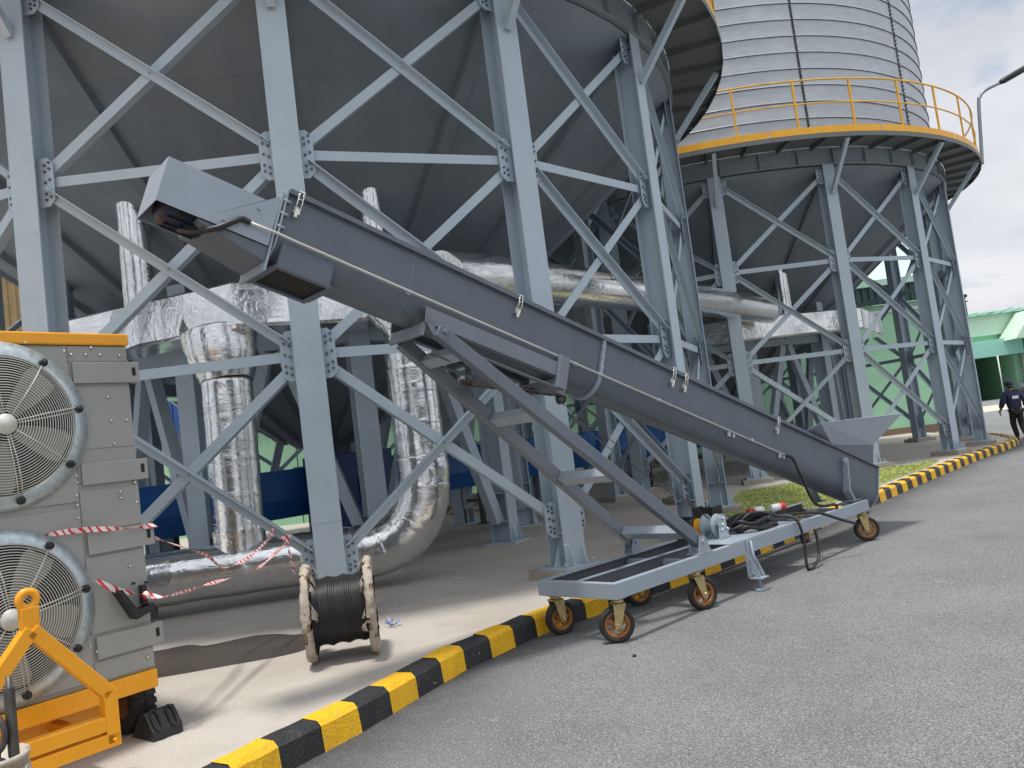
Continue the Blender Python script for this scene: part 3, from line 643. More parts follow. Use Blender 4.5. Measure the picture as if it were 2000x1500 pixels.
# castors
def caster(s, l, roll, sw):
    c = thing('caster', (0, 0, 0), None, None); c.parent = conv; c.location = tuple(ch(s, l, .21) - V(conv.location))
    top = ch(s, l, .208); d = V((math.cos(R(roll)), math.sin(R(roll)), 0)); ax = V((-d.y, d.x, 0)); wr = .147
    hub = V((top.x, top.y, ROAD + wr)) + d * sw
    m = MB(); m.box(top - UP * .005, (.13, .11, .008), CA, CN, UP); m.lathe([(.0, -.045), (.05, -.045), (.05, -.01), (0, -.01)], top, UP, 16)
    for q in (-1, 1):
        a0 = ax * q * .05
        m.prism([top + a0 - UP * .045 - d * .05, top + a0 - UP * .045 + d * .055, hub + a0 + d * .022 - UP * .03, hub + a0 - d * .026 - UP * .03], ax * q * .006)
    m.box(top - UP * .048, (.11, .112, .007), d, ax, UP); m.rod(hub - ax * .075, hub + ax * .075, .014, 8)
    f = m.build('fork', 'gold', None); inv = V(c.location) + V(conv.location)
    for v in f.data.vertices: v.co -= inv
    f.parent = c
    m = MB(); m.lathe([(.108, -.032), (.138, -.034), (.147, -.022), (.147, .022), (.138, .034), (.108, .032)], hub, ax, 40, closedprof=True)
    t = m.build('tyre', 'rub', None)
    m2 = MB(); m2.lathe([(.085, -.02), (.1075, -.03), (.1075, .03), (.085, .02)], hub, ax, 32, closedprof=True); m2.lathe([(.0, -.036), (.032, -.036), (.032, .036), (0, .036)], hub, ax, 16)
    up2 = UP
    for i in range(5):
        a = 2 * PI * i / 5 + s; e = d * math.cos(a) + UP * math.sin(a); m2.beam(hub + e * .028, hub + e * .088, .024, .028, ax.cross(e))
    r = m2.build('rim', 'cast', None)
    for o in (t, r):
        for v in o.data.vertices: v.co -= inv
        o.parent = c
caster(.10, .36, 8, -.03); caster(.10, -.34, 30, .03); caster(1.20, .385, 22, .05); caster(1.20, -.34, 24, .05); caster(4.85, .385, -8, .03); caster(4.72, -.34, 60, .03)
# winch
wz = .349; WX = CA; q = lambda s, l, z: ch(2.12 + s, l, wz + z)
m = MB(); m.rod(q(0, -.36, .13), q(0, -.15, .13), .085, 20); m.box(q(0, -.27, .03), (.16, .18, .06), CA, CN, UP); m.lathe([(.085, 0), (.07, -.05), (.0, -.055)], q(0, -.36, .13), CN, 18)
for i in range(12):
    a = 2 * PI * i / 12; d = CA * math.cos(a) + UP * math.sin(a); m.beam(q(0, -.34, .13) + d * .088, q(0, -.18, .13) + d * .088, .014, .007, d.cross(CN))
m.build('winch_motor', 'blk', conv)
m = MB(); m.lathe([(.0, 0), (.074, 0), (.078, .02), (.078, .075), (.074, .09), (0, .09)], q(0, -.148, .13), CN, 24); m.build('winch_gearbox', 'orange', conv)
m = MB(); m.lathe([(0, 0), (.115, 0), (.115, .012), (.06, .012), (.06, .13), (.115, .13), (.115, .142), (0, .142)], q(0, -.04, .135), CN, 32); m.build('winch_drum', 'frame', conv)
m = MB()
for l in (-.05, .155):
    m.prism([q(-.09, l, .002), q(.09, l, .002), q(.05, l, .22), q(.02, l, .245), q(-.02, l, .245), q(-.05, l, .22)], CN * .012)
for s_, z_ in ((0, .2), (-.04, .09), (.05, .09)): m.rod(q(s_, .167, z_), q(s_, .195, z_), .016, 8)
m.rod(q(0, .10, .135), q(0, .19, .135), .022, 12); m.build('winch_frame', 'zinc', conv)
m = MB(); bx = lambda s, l, z: ch(2.45 + s, -.28 + l, .349 + z)
m.box(bx(0, 0, .21), (.02, .24, .14), CA, CN, UP); m.box(bx(.1, 0, .145), (.2, .24, .012), CA, CN, UP)
for l in (-.12, .12): m.box(bx(.1, l, .21), (.2, .012, .13), CA, CN, UP)
m.rod(bx(.05, 0, 0), bx(.05, 0, .14), .025, 10); m.build('control_box', 'blk', conv)
m = MB(); m.tube([q(0, .02, .19), ch(1.0, .02, 1.30), tr(2.95, 0, -.66)], .0045, 6); m.tube([tr(2.95, .05, -.63), ch(-.4, .0, 2.02), tr(1.5, .05, -.70)], .005, 6)
m.tube([q(.05, -.03, .21), ch(1.35, -.02, 1.02), ch(.3, -.05, 1.7)], .004, 6); m.build('lift_cable', 'tool', conv)
m = MB(); m.lathe([(0, -.02), (.05, -.02), (.04, 0), (.05, .02), (0, .02)], tr(2.95, .03, -.65), TN, 16)
m.beam(tr(1.9, -.06, -.80), tr(2.9, -.04, -.60), .03, .05, T3); m.beam(tr(1.95, .06, -.80), tr(2.2, .06, -.75), .05, .06, T3); m.build('pulley_link', 'tool', conv)
# stabiliser jack
m = MB(); j = lambda s, l, z: ch(2.08 + s, l, z)
m.box(j(0, Wc + .008, .24), (.10, .012, .2), CA, CN, UP)
m.prism([j(-.04, Wc + .014, .21), j(-.04, Wc + .014, .02), j(-.04, Wc + .11, -.02), j(-.04, Wc + .11, .0)], CA * .008); m.prism([j(.04, Wc + .014, .21), j(.04, Wc + .014, .02), j(.04, Wc + .11, -.02), j(.04, Wc + .11, .0)], CA * .008)
m.box(j(0, Wc + .004, .10), (.16, .012, .22), CA, CN, UP); m.box(j(0, Wc + .07, -.024), (.14, .14, .012), CA, CN, UP); m.rod(j(0, Wc + .07, -.02), j(0, Wc + .07, -.13), .014, 8)
m.lathe([(0, 0), (.075, 0), (.05, .025), (0, .03)], j(0, Wc + .07, ROAD + .005), UP, 20); m.rod(j(.005, Wc + .03, .33), j(.005, Wc + .05, .0), .012, 8); m.build('stabiliser_jack', 'frame', conv)

# power cable coil, plugs and hanging loop
cab = thing('power_cable', tuple(ch(2.85, .15, .35)), 'coiled black power cable with red and white plugs lying on conveyor chassis', 'cable')
m = MB(); pts = []
for i in range(150):
    a = i * .22; r_ = 1 + .12 * math.sin(i * .37); pts.append(ch(2.72 + .34 * r_ * math.cos(a), .12 + .20 * r_ * math.sin(a), .372 + .10 * (i / 150) + .02 * math.sin(i * 1.3)))
m.tube(pts, .017, 8)
for k in range(3): m.tube(bez([ch(2.42 + .02 * k, -.05 + .07 * k, .40), ch(2.6, .0 + .1 * k, .5 + .012 * k), ch(2.85, .1 + .08 * k, .49), ch(3.02, .2 + .05 * k, .42)], 16), .017, 8)
m.build('coil', 'blk', cab)
m = MB(); m.tube(bez([ch(3.0, .2, .42), ch(3.05, .36, .43), ch(3.07, .47, .37), ch(3.08, .51, .15), ch(3.02, .53, -.1), ch(3.10, .55, -.13), ch(3.28, .54, -.06), ch(3.36, .52, .1), ch(3.36, .5, .24)], 60), .016, 8)
m.tube(bez([ch(2.95, .25, .44), ch(3.3, .42, .42), ch(3.55, .50, .38), ch(3.75, .62, .28), ch(3.95, .70, .2)], 30), .016, 8)
m.build('hanging_loop', 'blk', cab)
for s_, l_, f in ((2.98, .02, 0), (3.17, .12, 1)):
    m = MB(); a = ch(s_, l_, .50); b = ch(s_ + .12, l_ + .05, .50); x = (b - a).normalized()
    m.rod(a, b, .042, 14, 0); m.rod(a - x * .075, a, .034, 12, 1) if not f else m.rod(b, b + x * .06, .045, 14, 1)
    m.build('plug', ['wplast', 'red'], cab)
ld = MB(); ld.tube(bez([tr(6.25, TW + .022, -.372), tr(6.36, TW + .05, -.39), tr(6.46, TW + .09, -.55), tr(6.75, TW + .12, -.83), ch(4.1, .42, .40), ch(4.12, .43, .35)], 40), .018, 8); ld.build('conveyor_lead', 'blk', conv)

# ------------------------------------------------------------------ mobile grain cooler (left)
D = V((math.cos(R(52)), math.sin(R(52)), 0)); FN = V((D.y, -D.x, 0))
P0 = V((-2.5904, 5.43742, 0)) + FN * .10
mc = lambda u, n, z: P0 + D * u + FN * n + V((0, 0, z))
def mbox(m, u0, u1, n0, n1, z0, z1, mi=0): return m.box(mc((u0 + u1) / 2, (n0 + n1) / 2, (z0 + z1) / 2), (u1 - u0, n1 - n0, z1 - z0), D, FN, UP, mi)
cool = thing('grain_cooler', tuple(mc(-.85, -1.2, 0)), 'tall grey mobile cooling unit with two round fan guards on an orange wheeled chassis', 'cooling unit')
UW = -1.70; DEP = -2.7
m = MB(); mbox(m, UW, 0, DEP, 0, .42, 2.52); bevel(m.build('housing', 'box', cool), .008)
# facing panels and straps
m = MB()
for z0, z1 in ((1.54, 2.50), (.45, 1.50)):
    mbox(m, -1.32, -.385, 0.0005, .012, z0, z1)
for z0, z1 in ((2.415, 2.515), (1.86, 2.255), (1.655, 1.77), (1.35, 1.60), (.72, 1.19), (.435, .555)): mbox(m, -.378, -.004, .0005, .006, z0, z1)
bevel(m.build('front_panel', 'box', cool), .004)
for z0 in (2.275, 1.635, 1.205, .57):
    m = MB(); mbox(m, -.36, .062, .0065, .026, z0, z0 + .135); mbox(m, .03, .062, -.05, .0064, z0, z0 + .135)
    bevel(m.build('clamp_strap', 'box', cool), .004)
    m = MB(); mbox(m, UW - .05, -1.34, .0065, .026, z0, z0 + .135); bevel(m.build('clamp_strap', 'box', cool), .004)
m = MB()
for z0 in (2.275, 1.635, 1.205, .57): mbox(m, .012, .036, .0262, .0275, z0 + .045, z0 + .1)
m.build('strap_slot', 'dark', cool)
m = MB()
for u, z in ((-.36, 2.46), (-.27, 2.46), (-.18, 2.46), (-.055, 2.455), (-.235, 2.505), (-.40, 2.48), (-.62, 2.53), (-.155, 2.185), (-.145, 2.03), (-.045, 2.03), (-.14, 1.88), (-.40, 1.58), (-.40, 1.52), (-.13, 1.57), (-.13, 1.53), (-.03, 1.62), (-.03, 1.49), (-.40, 1.44), (-.41, 1.35), (-.11, 1.09), (-.05, .5), (-.36, .62), (-.39, 1.70), (-.39, 1.66), (-.395, .66)):
    m.ball(mc(u, .014, z), .0095, seg=8, rings=5)
m.build('bolt_head', 'chrome', cool)
m = MB(); mbox(m, UW - .01, .012, DEP - .02, .02, 2.522, 2.60); bevel(m.build('top_cover', 'orange', cool), .012, 3)
# fans
for zc, uc in ((2.035, -.80), (.935, -.85)):
    fan = thing('fan', (0, 0, 0), None, None); fan.parent = cool; ctr = mc(uc, .012, zc); fan.location = tuple(ctr - V(cool.location))
    def put(m, name, mt):
        o = m.build(name, mt, None)
        for v in o.data.vertices: v.co -= ctr
        o.parent = fan
    m = MB(); m.lathe([(.41, 0), (.50, 0), (.50, .012), (.425, .03), (.41, .03)], ctr, FN, 72, closedprof=True); put(m, 'fan_ring', 'zinc')
    m = MB(); m.lathe([(0, .0006), (.4095, .0006), (.4095, .0016), (0, .0016)], ctr, FN, 48); put(m, 'fan_opening', 'dark')
    m = MB()
    for i in range(5):
        a = 2 * PI * i / 5 + zc; e = D * math.cos(a) + UP * math.sin(a); f_ = FN.cross(e); pts = []
        for r_, w in ((.09, .05), (.22, .10), (.34, .13), (.39, .11)): pts.append((r_, w))
        vs = [];
        for r_, w in pts: vs += [ctr + e * r_ + f_ * w * .9 + FN * .022, ctr + e * r_ - f_ * w * .6 + FN * .006]
        m.add(vs, [(2 * k, 2 * k + 1, 2 * k + 3, 2 * k + 2) for k in range(3)], smooth=True)
    put(m, 'fan_blade', 'blade')
    m = MB(); gz = .075
    for i in range(26):
        r_ = .405 * (1 - (i / 26.)) + .012; h = gz * (1 - (r_ / .42) ** 4) + .034
        m.tube([ctr + (D * math.cos(2 * PI * k / 56) + UP * math.sin(2 * PI * k / 56)) * r_ + FN * h for k in range(56)], .0030, 5, closed=True)
    for i in range(8):
        for w in ((-.012, .012) if i % 2 == 0 else (0,)):
            a = PI / 4 * i + .17; e = D * math.cos(a) + UP * math.sin(a); f_ = FN.cross(e)
            m.tube([ctr + e * .04 + f_ * w * .5 + FN * (gz + .035), ctr + e * .22 + f_ * w + FN * (gz * .95 + .036), ctr + e * .34 + f_ * w + FN * (gz * .6 + .036), ctr + e * .445 + f_ * w + FN * .036], .0034, 5)
    put(m, 'wire_guard', 'wire')
    m = MB(); m.lathe([(0, .125), (.055, .12), (.06, .105), (.06, .09)], ctr, FN, 24); put(m, 'hub_cap', 'wire')
    for i in range(8):
        m = MB(); a = PI / 4 * i + .17; e = D * math.cos(a) + UP * math.sin(a); m.lathe([(.008, .05), (.020, .05), (.0245, .04), (.0245, .018)], ctr + e * .452, FN, 14); m.ball(ctr + e * .452 + FN * .05, .011, seg=8, rings=4)
        put(m, 'guard_fixing', 'blk')
# black bracket
m = MB(); y0 = .0065
m.prism([mc(-.24, y0, .96), mc(-.215, y0, .965), mc(-.125, y0, .815), mc(-.02, y0, .84), mc(-.02, y0, .80), mc(-.14, y0, .765)], FN * .10)
m.box(mc(-.055, .04, .90), (.03, .05, .12), D, FN, UP); m.rod(mc(-.02, .006, .97), mc(-.02, .04, .97), .008, 6); m.rod(mc(-.1, .006, .98), mc(-.1, .03, .98), .008, 6)
m.build('tool_bracket', 'blk', cool)
# chassis, axle, drawbar
m = MB(); mbox(m, UW, -.002, DEP, .028, .305, .4195); mbox(m, UW + .15, -.16, -.42, -.20, .17, .27); bevel(m.build('chassis', 'orange', cool), .006)
m = MB(); dn = .45; dq = lambda u, z, n=dn: mc(u, n, z)
uc = -.885
def bar(a, b, w=.075): m.beam(dq(*a), dq(*b), w, .07, FN)
bar((uc + .0, .90), (uc + .375, .455)); bar((uc + .0, .90), (uc - .375, .455)); bar((uc + .373, .475), (uc + .373, .185)); bar((uc - .373, .475), (uc - .373, .185)); bar((uc - .41, .205), (uc + .41, .205)); bar((uc - .34, .30), (uc + .336, .30), .08)
m.box(dq(uc, .955), (.09, .05, .13), D, FN, UP)
for k in (0,): m.tube([dq(uc, 1.06) + (D * math.cos(2 * PI * i / 28) + UP * math.sin(2 * PI * i / 28)) * .042 for i in range(28)], .022, 10, closed=True)
m.rod(dq(uc + .373, .205, .40), dq(uc + .373, .205, .50), .012, 8)
for u in (uc - .34, uc + .34): m.beam(mc(u, .40, .205), mc(u, -.25, .215), .06, .06)
bevel(m.build('drawbar', 'orange', cool), .006)
def wheel(u, n):
    w = thing('wheel', (0, 0, 0), None, None); w.parent = cool; hub = mc(u, n, .205); w.location = tuple(hub - V(cool.location))
    def put(m, name, mt):
        o = m.build(name, mt, None)
        for v in o.data.vertices: v.co -= hub
        o.parent = w
    m = MB(); m.lathe([(.115, -.07), (.175, -.08), (.195, -.07), (.198, 0), (.195, .07), (.175, .08), (.115, .07)], hub, D, 48, closedprof=True)
    for i in range(22):
        a = 2 * PI * i / 22; e = FN * math.cos(a) + UP * math.sin(a); f_ = D.cross(e)
        for q_ in (-1, 1): m.box(hub + e * .197 + D * q_ * .042 + f_ * q_ * .008, (.07, .036, .022), D, f_, e)
    put(m, 'tyre', 'rub')
    m = MB(); m.lathe([(0, -.03), (.05, -.045), (.08, -.02), (.114, -.06), (.114, .06), (.08, .02), (.05, .045), (0, .03)], hub, D, 32); put(m, 'rim', 'cast')
for u in (-.035, -1.665):
    for n in (-.31, -2.3): wheel(u, n)
# chock
m = MB(); c0 = mc(-.015, -.14, .002)
pf = [(-.02, .0), (.26, .0), (.255, .06), (.17, .165), (.135, .165), (.02, .05)]
m.prism([c0 + FN * a + UP * b - D * .10 for a, b in pf], D * .20)
o_ = m.build('wheel_chock', 'blk'); bevel(o_, .006); tag(o_, 'black rubber wheel chock wedged against the cooling unit tyre', 'chock')
m = MB()
for w in (-.052, .052):
    ring = []
    for i in range(24):
        a = 2 * PI * i / 24; x = .022 * math.cos(a); y = .045 * math.sin(a) + (.03 if math.sin(a) > 0 else -.03)
        ring.append(c0 + FN * (.218 - y * .62) + UP * (.113 + y * .76) + D * (w + x) + FN * .004)
    m.tube(ring, .008, 6, closed=True)
q_ = m.build('chock_slot', 'rub', None)
for v in q_.data.vertices: pass
q_.parent = o_

# ------------------------------------------------------------------ cable reel
RL = V((-1.90, 6.80, 0)); RX = V((.985, .17, 0)).normalized(); RR = .395; RY = V((-RX.y, RX.x, 0))
reel = thing('cable_reel', tuple(RL + RX * .26), 'wooden drum of black cable with torn pale wrapping standing in front of a leg', 'cable reel')
for i, x in enumerate((0.0, .50)):
    m = MB(); cc = RL + RX * x + UP * RR; n = 44; vs = []
    for s_ in (0, .045):
        for k in range(n):
            a = 2 * PI * k / n; r_ = RR - .012 + random.uniform(-.008, .006); vs.append(cc + RX * s_ + (RY * math.cos(a) + UP * math.sin(a)) * r_)
    m.add(vs, [tuple(range(n))[::-1], tuple(range(n, 2 * n))] + [(k, (k + 1) % n, n + (k + 1) % n, n + k) for k in range(n)]); m.build('flange', 'wood', reel)
    m = MB(); rows = []; nw = 120; ph = [random.uniform(0, 6.3) for _ in range(8)]
    nz1 = lambda k, q_: math.sin(2 * PI * k / nw * 5 + ph[q_ % 8]) * .5 + math.sin(2 * PI * k / nw * 13 + ph[(q_ + 3) % 8]) * .35 + math.sin(2 * PI * k / nw * 29 + ph[(q_ + 5) % 8]) * .25
    for j, s_ in enumerate((-.012, -.010, .002, .022, .042, .054, .056)):
        row = []
        for k in range(nw):
            a = 2 * PI * k / nw
            if j in (0, 6): dr = -.035 - .055 * (nz1(k, j) + .6)
            elif j in (1, 5): dr = -.004 + .004 * nz1(k, j)
            else: dr = .008 + .012 * nz1(k, j) + random.uniform(-.005, .005)
            row.append(cc + RX * (s_ + .010 * nz1(k, j + 2) + random.uniform(-.003, .003)) + (RY * math.cos(a) + UP * math.sin(a)) * (RR - .012 + dr))
        rows.append(row)
    vs = [p for r_ in rows for p in r_]; fs = []
    for j in range(6):
        for k in range(nw):
            if nz1(k, 4 + (j > 2)) > .5: continue
            fs.append((j * nw + k, j * nw + (k + 1) % nw, (j + 1) * nw + (k + 1) % nw, (j + 1) * nw + k))
    for p in vs: p.z = max(p.z, .006)
    m.add(vs, fs, smooth=True)
    for k in range(7):
        a = random.uniform(-.5, 3.6); e = RY * math.cos(a) + UP * math.sin(a); f_ = RX.cross(e); sg = 1 if i == 0 else -1
        b_ = cc + e * (RR - .02) + RX * (.06 if i == 0 else -.012); l_ = random.uniform(.05, .13); w_ = random.uniform(.02, .05); rows_ = []
        for q_ in range(5):
            u_ = q_ / 4; c_ = b_ - e * l_ * u_ * .7 + V((0, 0, -l_ * u_ * .6)) + RX * sg * (.004 + .035 * math.sin(u_ * 2.2) * random.uniform(.5, 1.2)); ww = w_ * (1 - .75 * u_) * random.uniform(.7, 1.2)
            rows_ += [c_ - f_ * ww, c_ + RX * sg * .012, c_ + f_ * ww]
        m.add([V((p.x, p.y, max(p.z, .006))) for p in rows_], [(q_ * 3 + c_, q_ * 3 + c_ + 1, q_ * 3 + c_ + 4, q_ * 3 + c_ + 3) for q_ in range(4) for c_ in (0, 1)], smooth=True)
    m.build('torn_wrapping', 'wrap', reel)
m = MB(); prof = []
n = 27
for k in range(n):
    x = .05 + .445 * k / n; dx = .445 / n; b_ = .275 - .018 * abs(math.sin(k * .4))
    prof += [(b_, x), (b_ + .008, x + dx * .3), (b_ + .008, x + dx * .7), (b_, x + dx)]
m.lathe([(0, .05)] + prof + [(0, .495)], RL + UP * RR, RX, 56, smooth=True); m.build('wound_cable', 'blk', reel)
m = MB(); m.lathe([(0, -.01), (.06, -.01), (.06, .56), (0, .56)], RL + UP * RR, RX, 16); m.build('core', 'wood', reel)

# ------------------------------------------------------------------ red and white barrier tape
def tape_mat():
    m = mat('red_white_tape', (.8, .8, .8), .4); t = m.node_tree; p = t.nodes['Principled BSDF']
    tc = N(t, 'ShaderNodeTexCoord'); wv = N(t, 'ShaderNodeTexWave', wave_type='BANDS', bands_direction='DIAGONAL', _Scale=9, _Distortion=4.0); L(t, tc.outputs['Object'], wv.inputs[0])
    gt = N(t, 'ShaderNodeMath', operation='GREATER_THAN'); L(t, wv.outputs[1], gt.inputs[0]); gt.inputs[1].default_value = .66
    mx = N(t, 'ShaderNodeMix', data_type='RGBA'); L(t, gt.outputs[0], mx.inputs[0]); mx.inputs[6].default_value = (.78, .70, .69, 1); mx.inputs[7].default_value = (.65, .05, .06, 1); L(t, mx.outputs[2], p.inputs['Base Color']); return m
MT['tape'] = tape_mat()
def ribbon(m, pts, w, n=60):
    P = bez(pts, n); vs = []
    for i, p in enumerate(P):
        a = i * .06 + 1.1 * math.sin(i * .17) + .6 * math.sin(i * .41); t = (P[min(i + 1, len(P) - 1)] - P[max(i - 1, 0)]).normalized(); s_ = t.cross(UP).normalized(); u_ = s_.cross(t)
        d = s_ * math.cos(a) + u_ * math.sin(a); ww = w * (.45 + .4 * abs(math.sin(i * .13)))
        vs += [p - d * ww / 2, p + d * ww / 2]
    m.add(vs, [(2 * i, 2 * i + 1, 2 * i + 3, 2 * i + 2) for i in range(len(P) - 1)], smooth=True)
    vs2 = [v + V((.002, -.003, .002)) for v in vs]; m.add(vs2, [(2 * i, 2 * i + 1, 2 * i + 3, 2 * i + 2) for i in range(len(P) - 1)], smooth=True)
KN = V((-2.40, 8.16, .885)); K2 = V((-2.53, 8.14, .97))
m = MB(); ribbon(m, [mc(-.36, .06, 1.06), mc(-.22, .06, .96), mc(-.055, .075, .895), mc(.10, .08, .86), V((-2.42, 6.35, .80)), V((-2.42, 7.2, .76)), V((-2.42, 7.9, .83)), KN], .042, 110)
m.ball(mc(-.055, .08, .895), .028, seg=8, rings=6); m.ball(KN, .03, seg=8, rings=6); ribbon(m, [KN, KN + V((.02, -.03, -.12)), KN + V((.05, -.05, -.26)), KN + V((.05, -.02, -.33))], .05, 18); ribbon(m, [KN, KN + V((.05, -.03, .05)), KN + V((-.04, -.04, .04)), KN], .04, 12)
tag(m.build('barrier_tape', 'tape'), 'red and white tape sagging from black bracket to the leg behind reel', 'tape', 'lengths of barrier tape')
m = MB(); ribbon(m, [mc(-.62, .05, 1.37), mc(-.4, .06, 1.365), mc(-.1, .05, 1.33), mc(.075, .03, 1.32), mc(.10, -.1, 1.25), V((-2.62, 6.6, 1.0)), V((-2.72, 7.3, .80)), V((-2.66, 7.8, .82)), K2], .042, 110)
m.ball(K2, .022, seg=8, rings=6); ribbon(m, [K2, K2 + V((-.03, -.02, .03)), K2 + V((.03, .0, .06))], .03, 10)
tag(m.build('barrier_tape', 'tape'), 'upper red and white tape running behind the cooling unit corner strap', 'tape', 'lengths of barrier tape')

# bucket with tool
BK = V((-2.53, 3.75, 0))
m = MB(); m.lathe([(0, .004), (.128, .004), (.152, .44), (.16, .44), (.16, .465), (.147, .465), (.125, .02), (0, .02)], BK, UP, 36)
m.lathe([(.144, .37), (.158, .375), (.158, .40), (.146, .405)], BK, UP, 36); m.tube(bez([BK + V((.165, .0, .41)), BK + V((.17, -.06, .33)), BK + V((.13, -.14, .28)), BK + V((0, -.18, .26)), BK + V((-.13, -.14, .28)), BK + V((-.165, 0, .41))], 30), .004, 6)
bk = m.build('bucket', 'bucket'); tag(bk, 'dirty pale bucket at the corner below the drawbar', 'bucket')
m = MB(); tl = BK + V((.10, .02, 0)); m.tube([tl + V((-.02, 0, .1)), tl + V((0, 0, .5)), tl + V((-.005, .01, .80))], [.02, .018, .012], 10)
m.box(tl + V((.0, 0, .60)), (.035, .03, .30))
lp = BK + V((.045, -.01, .56)); m.tube([lp + V((.04 * math.cos(a), 0, .075 * math.sin(a))) for a in [2 * PI * i / 20 for i in range(20)]], .014, 8, closed=True)
m.tube([lp + V((0, 0, -.07)), lp + V((-.02, 0, -.3))], .016, 8); m.ball(BK + V((.03, -.03, .43)), .06, seg=9, rings=6, sq=(1, 1, .6)); m.ball(BK + V((-.05, .03, .41)), .07, seg=9, rings=6, sq=(1, 1, .6))
tag(m.build('hand_tool', 'tool'), 'dark worn steel lever and hook standing in the bucket', 'tool')
m = MB()
for i in range(14):
    p = V((-1.42, 7.83, .03)) + V((random.uniform(-.05, .05), random.uniform(-.04, .04), random.uniform(-.02, .04))); d = V((random.uniform(-1, 1), random.uniform(-1, 1), random.uniform(-.6, .8))) * .05; e = V((random.uniform(-1, 1), random.uniform(-1, 1), random.uniform(-.5, 1))) * .025
    m.add([V((w.x, w.y, max(w.z, .006))) for w in (p, p + d, p + d + e, p + e)], [(0, 1, 2, 3)])
tag(m.build('scrap', 'litter'), 'crumpled blue and white plastic scrap on the pad beside reel', 'litter')
m = MB(); m.ball((.66, 6.33, ROAD + .008), .014, seg=8, rings=5, sq=(1.2, 1, .7)); tag(m.build('pebble', 'dark'), 'small dark pebble on the asphalt in front of castors', 'pebble')
# bent rebar stub
m = MB(); m.tube(bez([V((.30, 8.92, .0)), V((.42, 8.88, .2)), V((.38, 8.88, .40)), V((.33, 8.88, .42))], 14), .008, 6); tag(m.build('steel_rod', 'zinc'), 'thin bent pale rod leaning by leg behind chassis end', 'rod')

# ------------------------------------------------------------------ foil ducts under the silos
def foil_tube(name, pts, r, par, seg=26, n=70, bands=5):
    P = bez(pts, n); rs = [r * (1 + .006 * math.sin(i * .55) + .002 * random.uniform(-1, 1)) if not hasattr(r, '__len__') else None for i in range(len(P))]
    if hasattr(r, '__len__'):
        rs = [float(np.interp(i / (len(P) - 1), np.linspace(0, 1, len(r)), r)) * (1 + .003 * random.uniform(-1, 1)) for i in range(len(P))]
    step = max(2, len(P) // bands)
    for i in range(step, len(P) - 1, step): rs[i] *= 1.022
    m = MB(); m.tube(P, rs, seg); return m.build(name, 'foil', par)
YD = 10.35
d1 = thing('foil_duct', (-2.5, YD, 0), 'foil wrapped air duct along the ground rising by an elbow under the silo', 'air duct')
GZ = .47
m_ = foil_tube('ground_duct', [(-8.5, 9.2, GZ), (-5.2, 9.9, GZ), (-3.9, YD - .15, GZ), (-2.9, YD, GZ), (-2.2, YD, GZ)], .325, d1)
foil_tube('elbow', [(-2.2, YD, GZ), (-1.9, YD, GZ + .01), (-1.55, YD, GZ + .16), (-1.32, YD, GZ + .48), (-1.25, YD, GZ + .85), (-1.25, YD, GZ + 1.1)], .33, d1, bands=4)
foil_tube('riser', [(-1.25, YD, 1.55), (-1.25, YD, 2.4), (-1.25, YD, 2.95)], .315, d1, bands=4)
foil_tube('riser_neck', [(-1.25, YD, 2.94), (-1.35, YD + .1, 3.2), (-1.6, YD + .2, 3.55)], [.30, .24, .2, .2], d1, n=20)
foil_tube('riser', [(-3.62, YD - .05, .5), (-3.6, YD - .05, 1.6), (-3.58, YD - .05, 2.82)], .315, d1, bands=5)
foil_tube('riser_flare', [(-3.58, YD - .05, 2.79), (-3.60, YD - .02, 3.0), (-3.66, YD + .07, 3.40), (-3.66, YD + .07, 3.46)], [.318, .36, .46, .47, .47], d1, n=24)
for x, y in ((-4.9, 9.98), (-2.5, YD)):
    m = MB(); m.lohi((x - .2, y - .3, 0), (x + .2, y + .3, .17)); m.build('support_block', 'plinth', d1)
def plenum(name, ax, ang0, label, parent_pipes, r0=4.25, r1=5.0, z0=3.42, z1=4.0):
    t = thing(name, (ax[0], ax[1], 0), label, 'air plenum'); 
    for k in range(8):
        a0 = ang0 + k * PI / 4; a1 = a0 + PI / 4
        m = MB(); p = []
        nq = 10
        for (r_, z) in ((r0, z0), (r1, z0), (r1, z1), (r0, z1)):
            pass
        vs = []
        for i in range(nq + 1):
            f = i / nq
            for (r_, z) in ((r0, z0), (r1 - .03, z0 - .0), (r1, z0 + .04), (r1, z1 - .03), (r1 - .04, z1), (r0, z1)):
                q0 = V((math.cos(a0), math.sin(a0), 0)) * r_; q1 = V((math.cos(a1), math.sin(a1), 0)) * r_; w = random.uniform(-.008, .008)
                vs.append(V((ax[0], ax[1], z)) + q0.lerp(q1, f) * (1 + w / 4) + V((0, 0, random.uniform(-.006, .006))))
        fs = [(i * 6 + j, i * 6 + (j + 1) % 6, (i + 1) * 6 + (j + 1) % 6, (i + 1) * 6 + j) for i in range(nq) for j in range(6)]
        m.add(vs, fs, smooth=False); m.build('plenum_section', 'foil', t)
    for (x, y, z, r_) in parent_pipes: foil_tube('vent_pipe', [(x, y, 3.9), (x, y, 4.4), (x, y, z)], r_, t, seg=18, n=16, bands=3)
    return t
u1 = math.atan2(-AX1[1], -AX1[0])
plenum('air_plenum', AX1, u1 + R(-10.8), 'octagonal foil plenum box round the nearer silo cone', [(-4.72, 10.62, 5.45, .2), (-1.62, 10.95, 5.45, .155), (-6.6, 12.2, 4.9, .16)])
plenum('air_plenum', AX2, u1 + R(-22), 'octagonal foil plenum box round the farther silo cone', [(AX2[0] + .9, AX2[1] - 4.3, 5.5, .17), (AX2[0] - 3.2, AX2[1] - 2.9, 5.0, .16)])
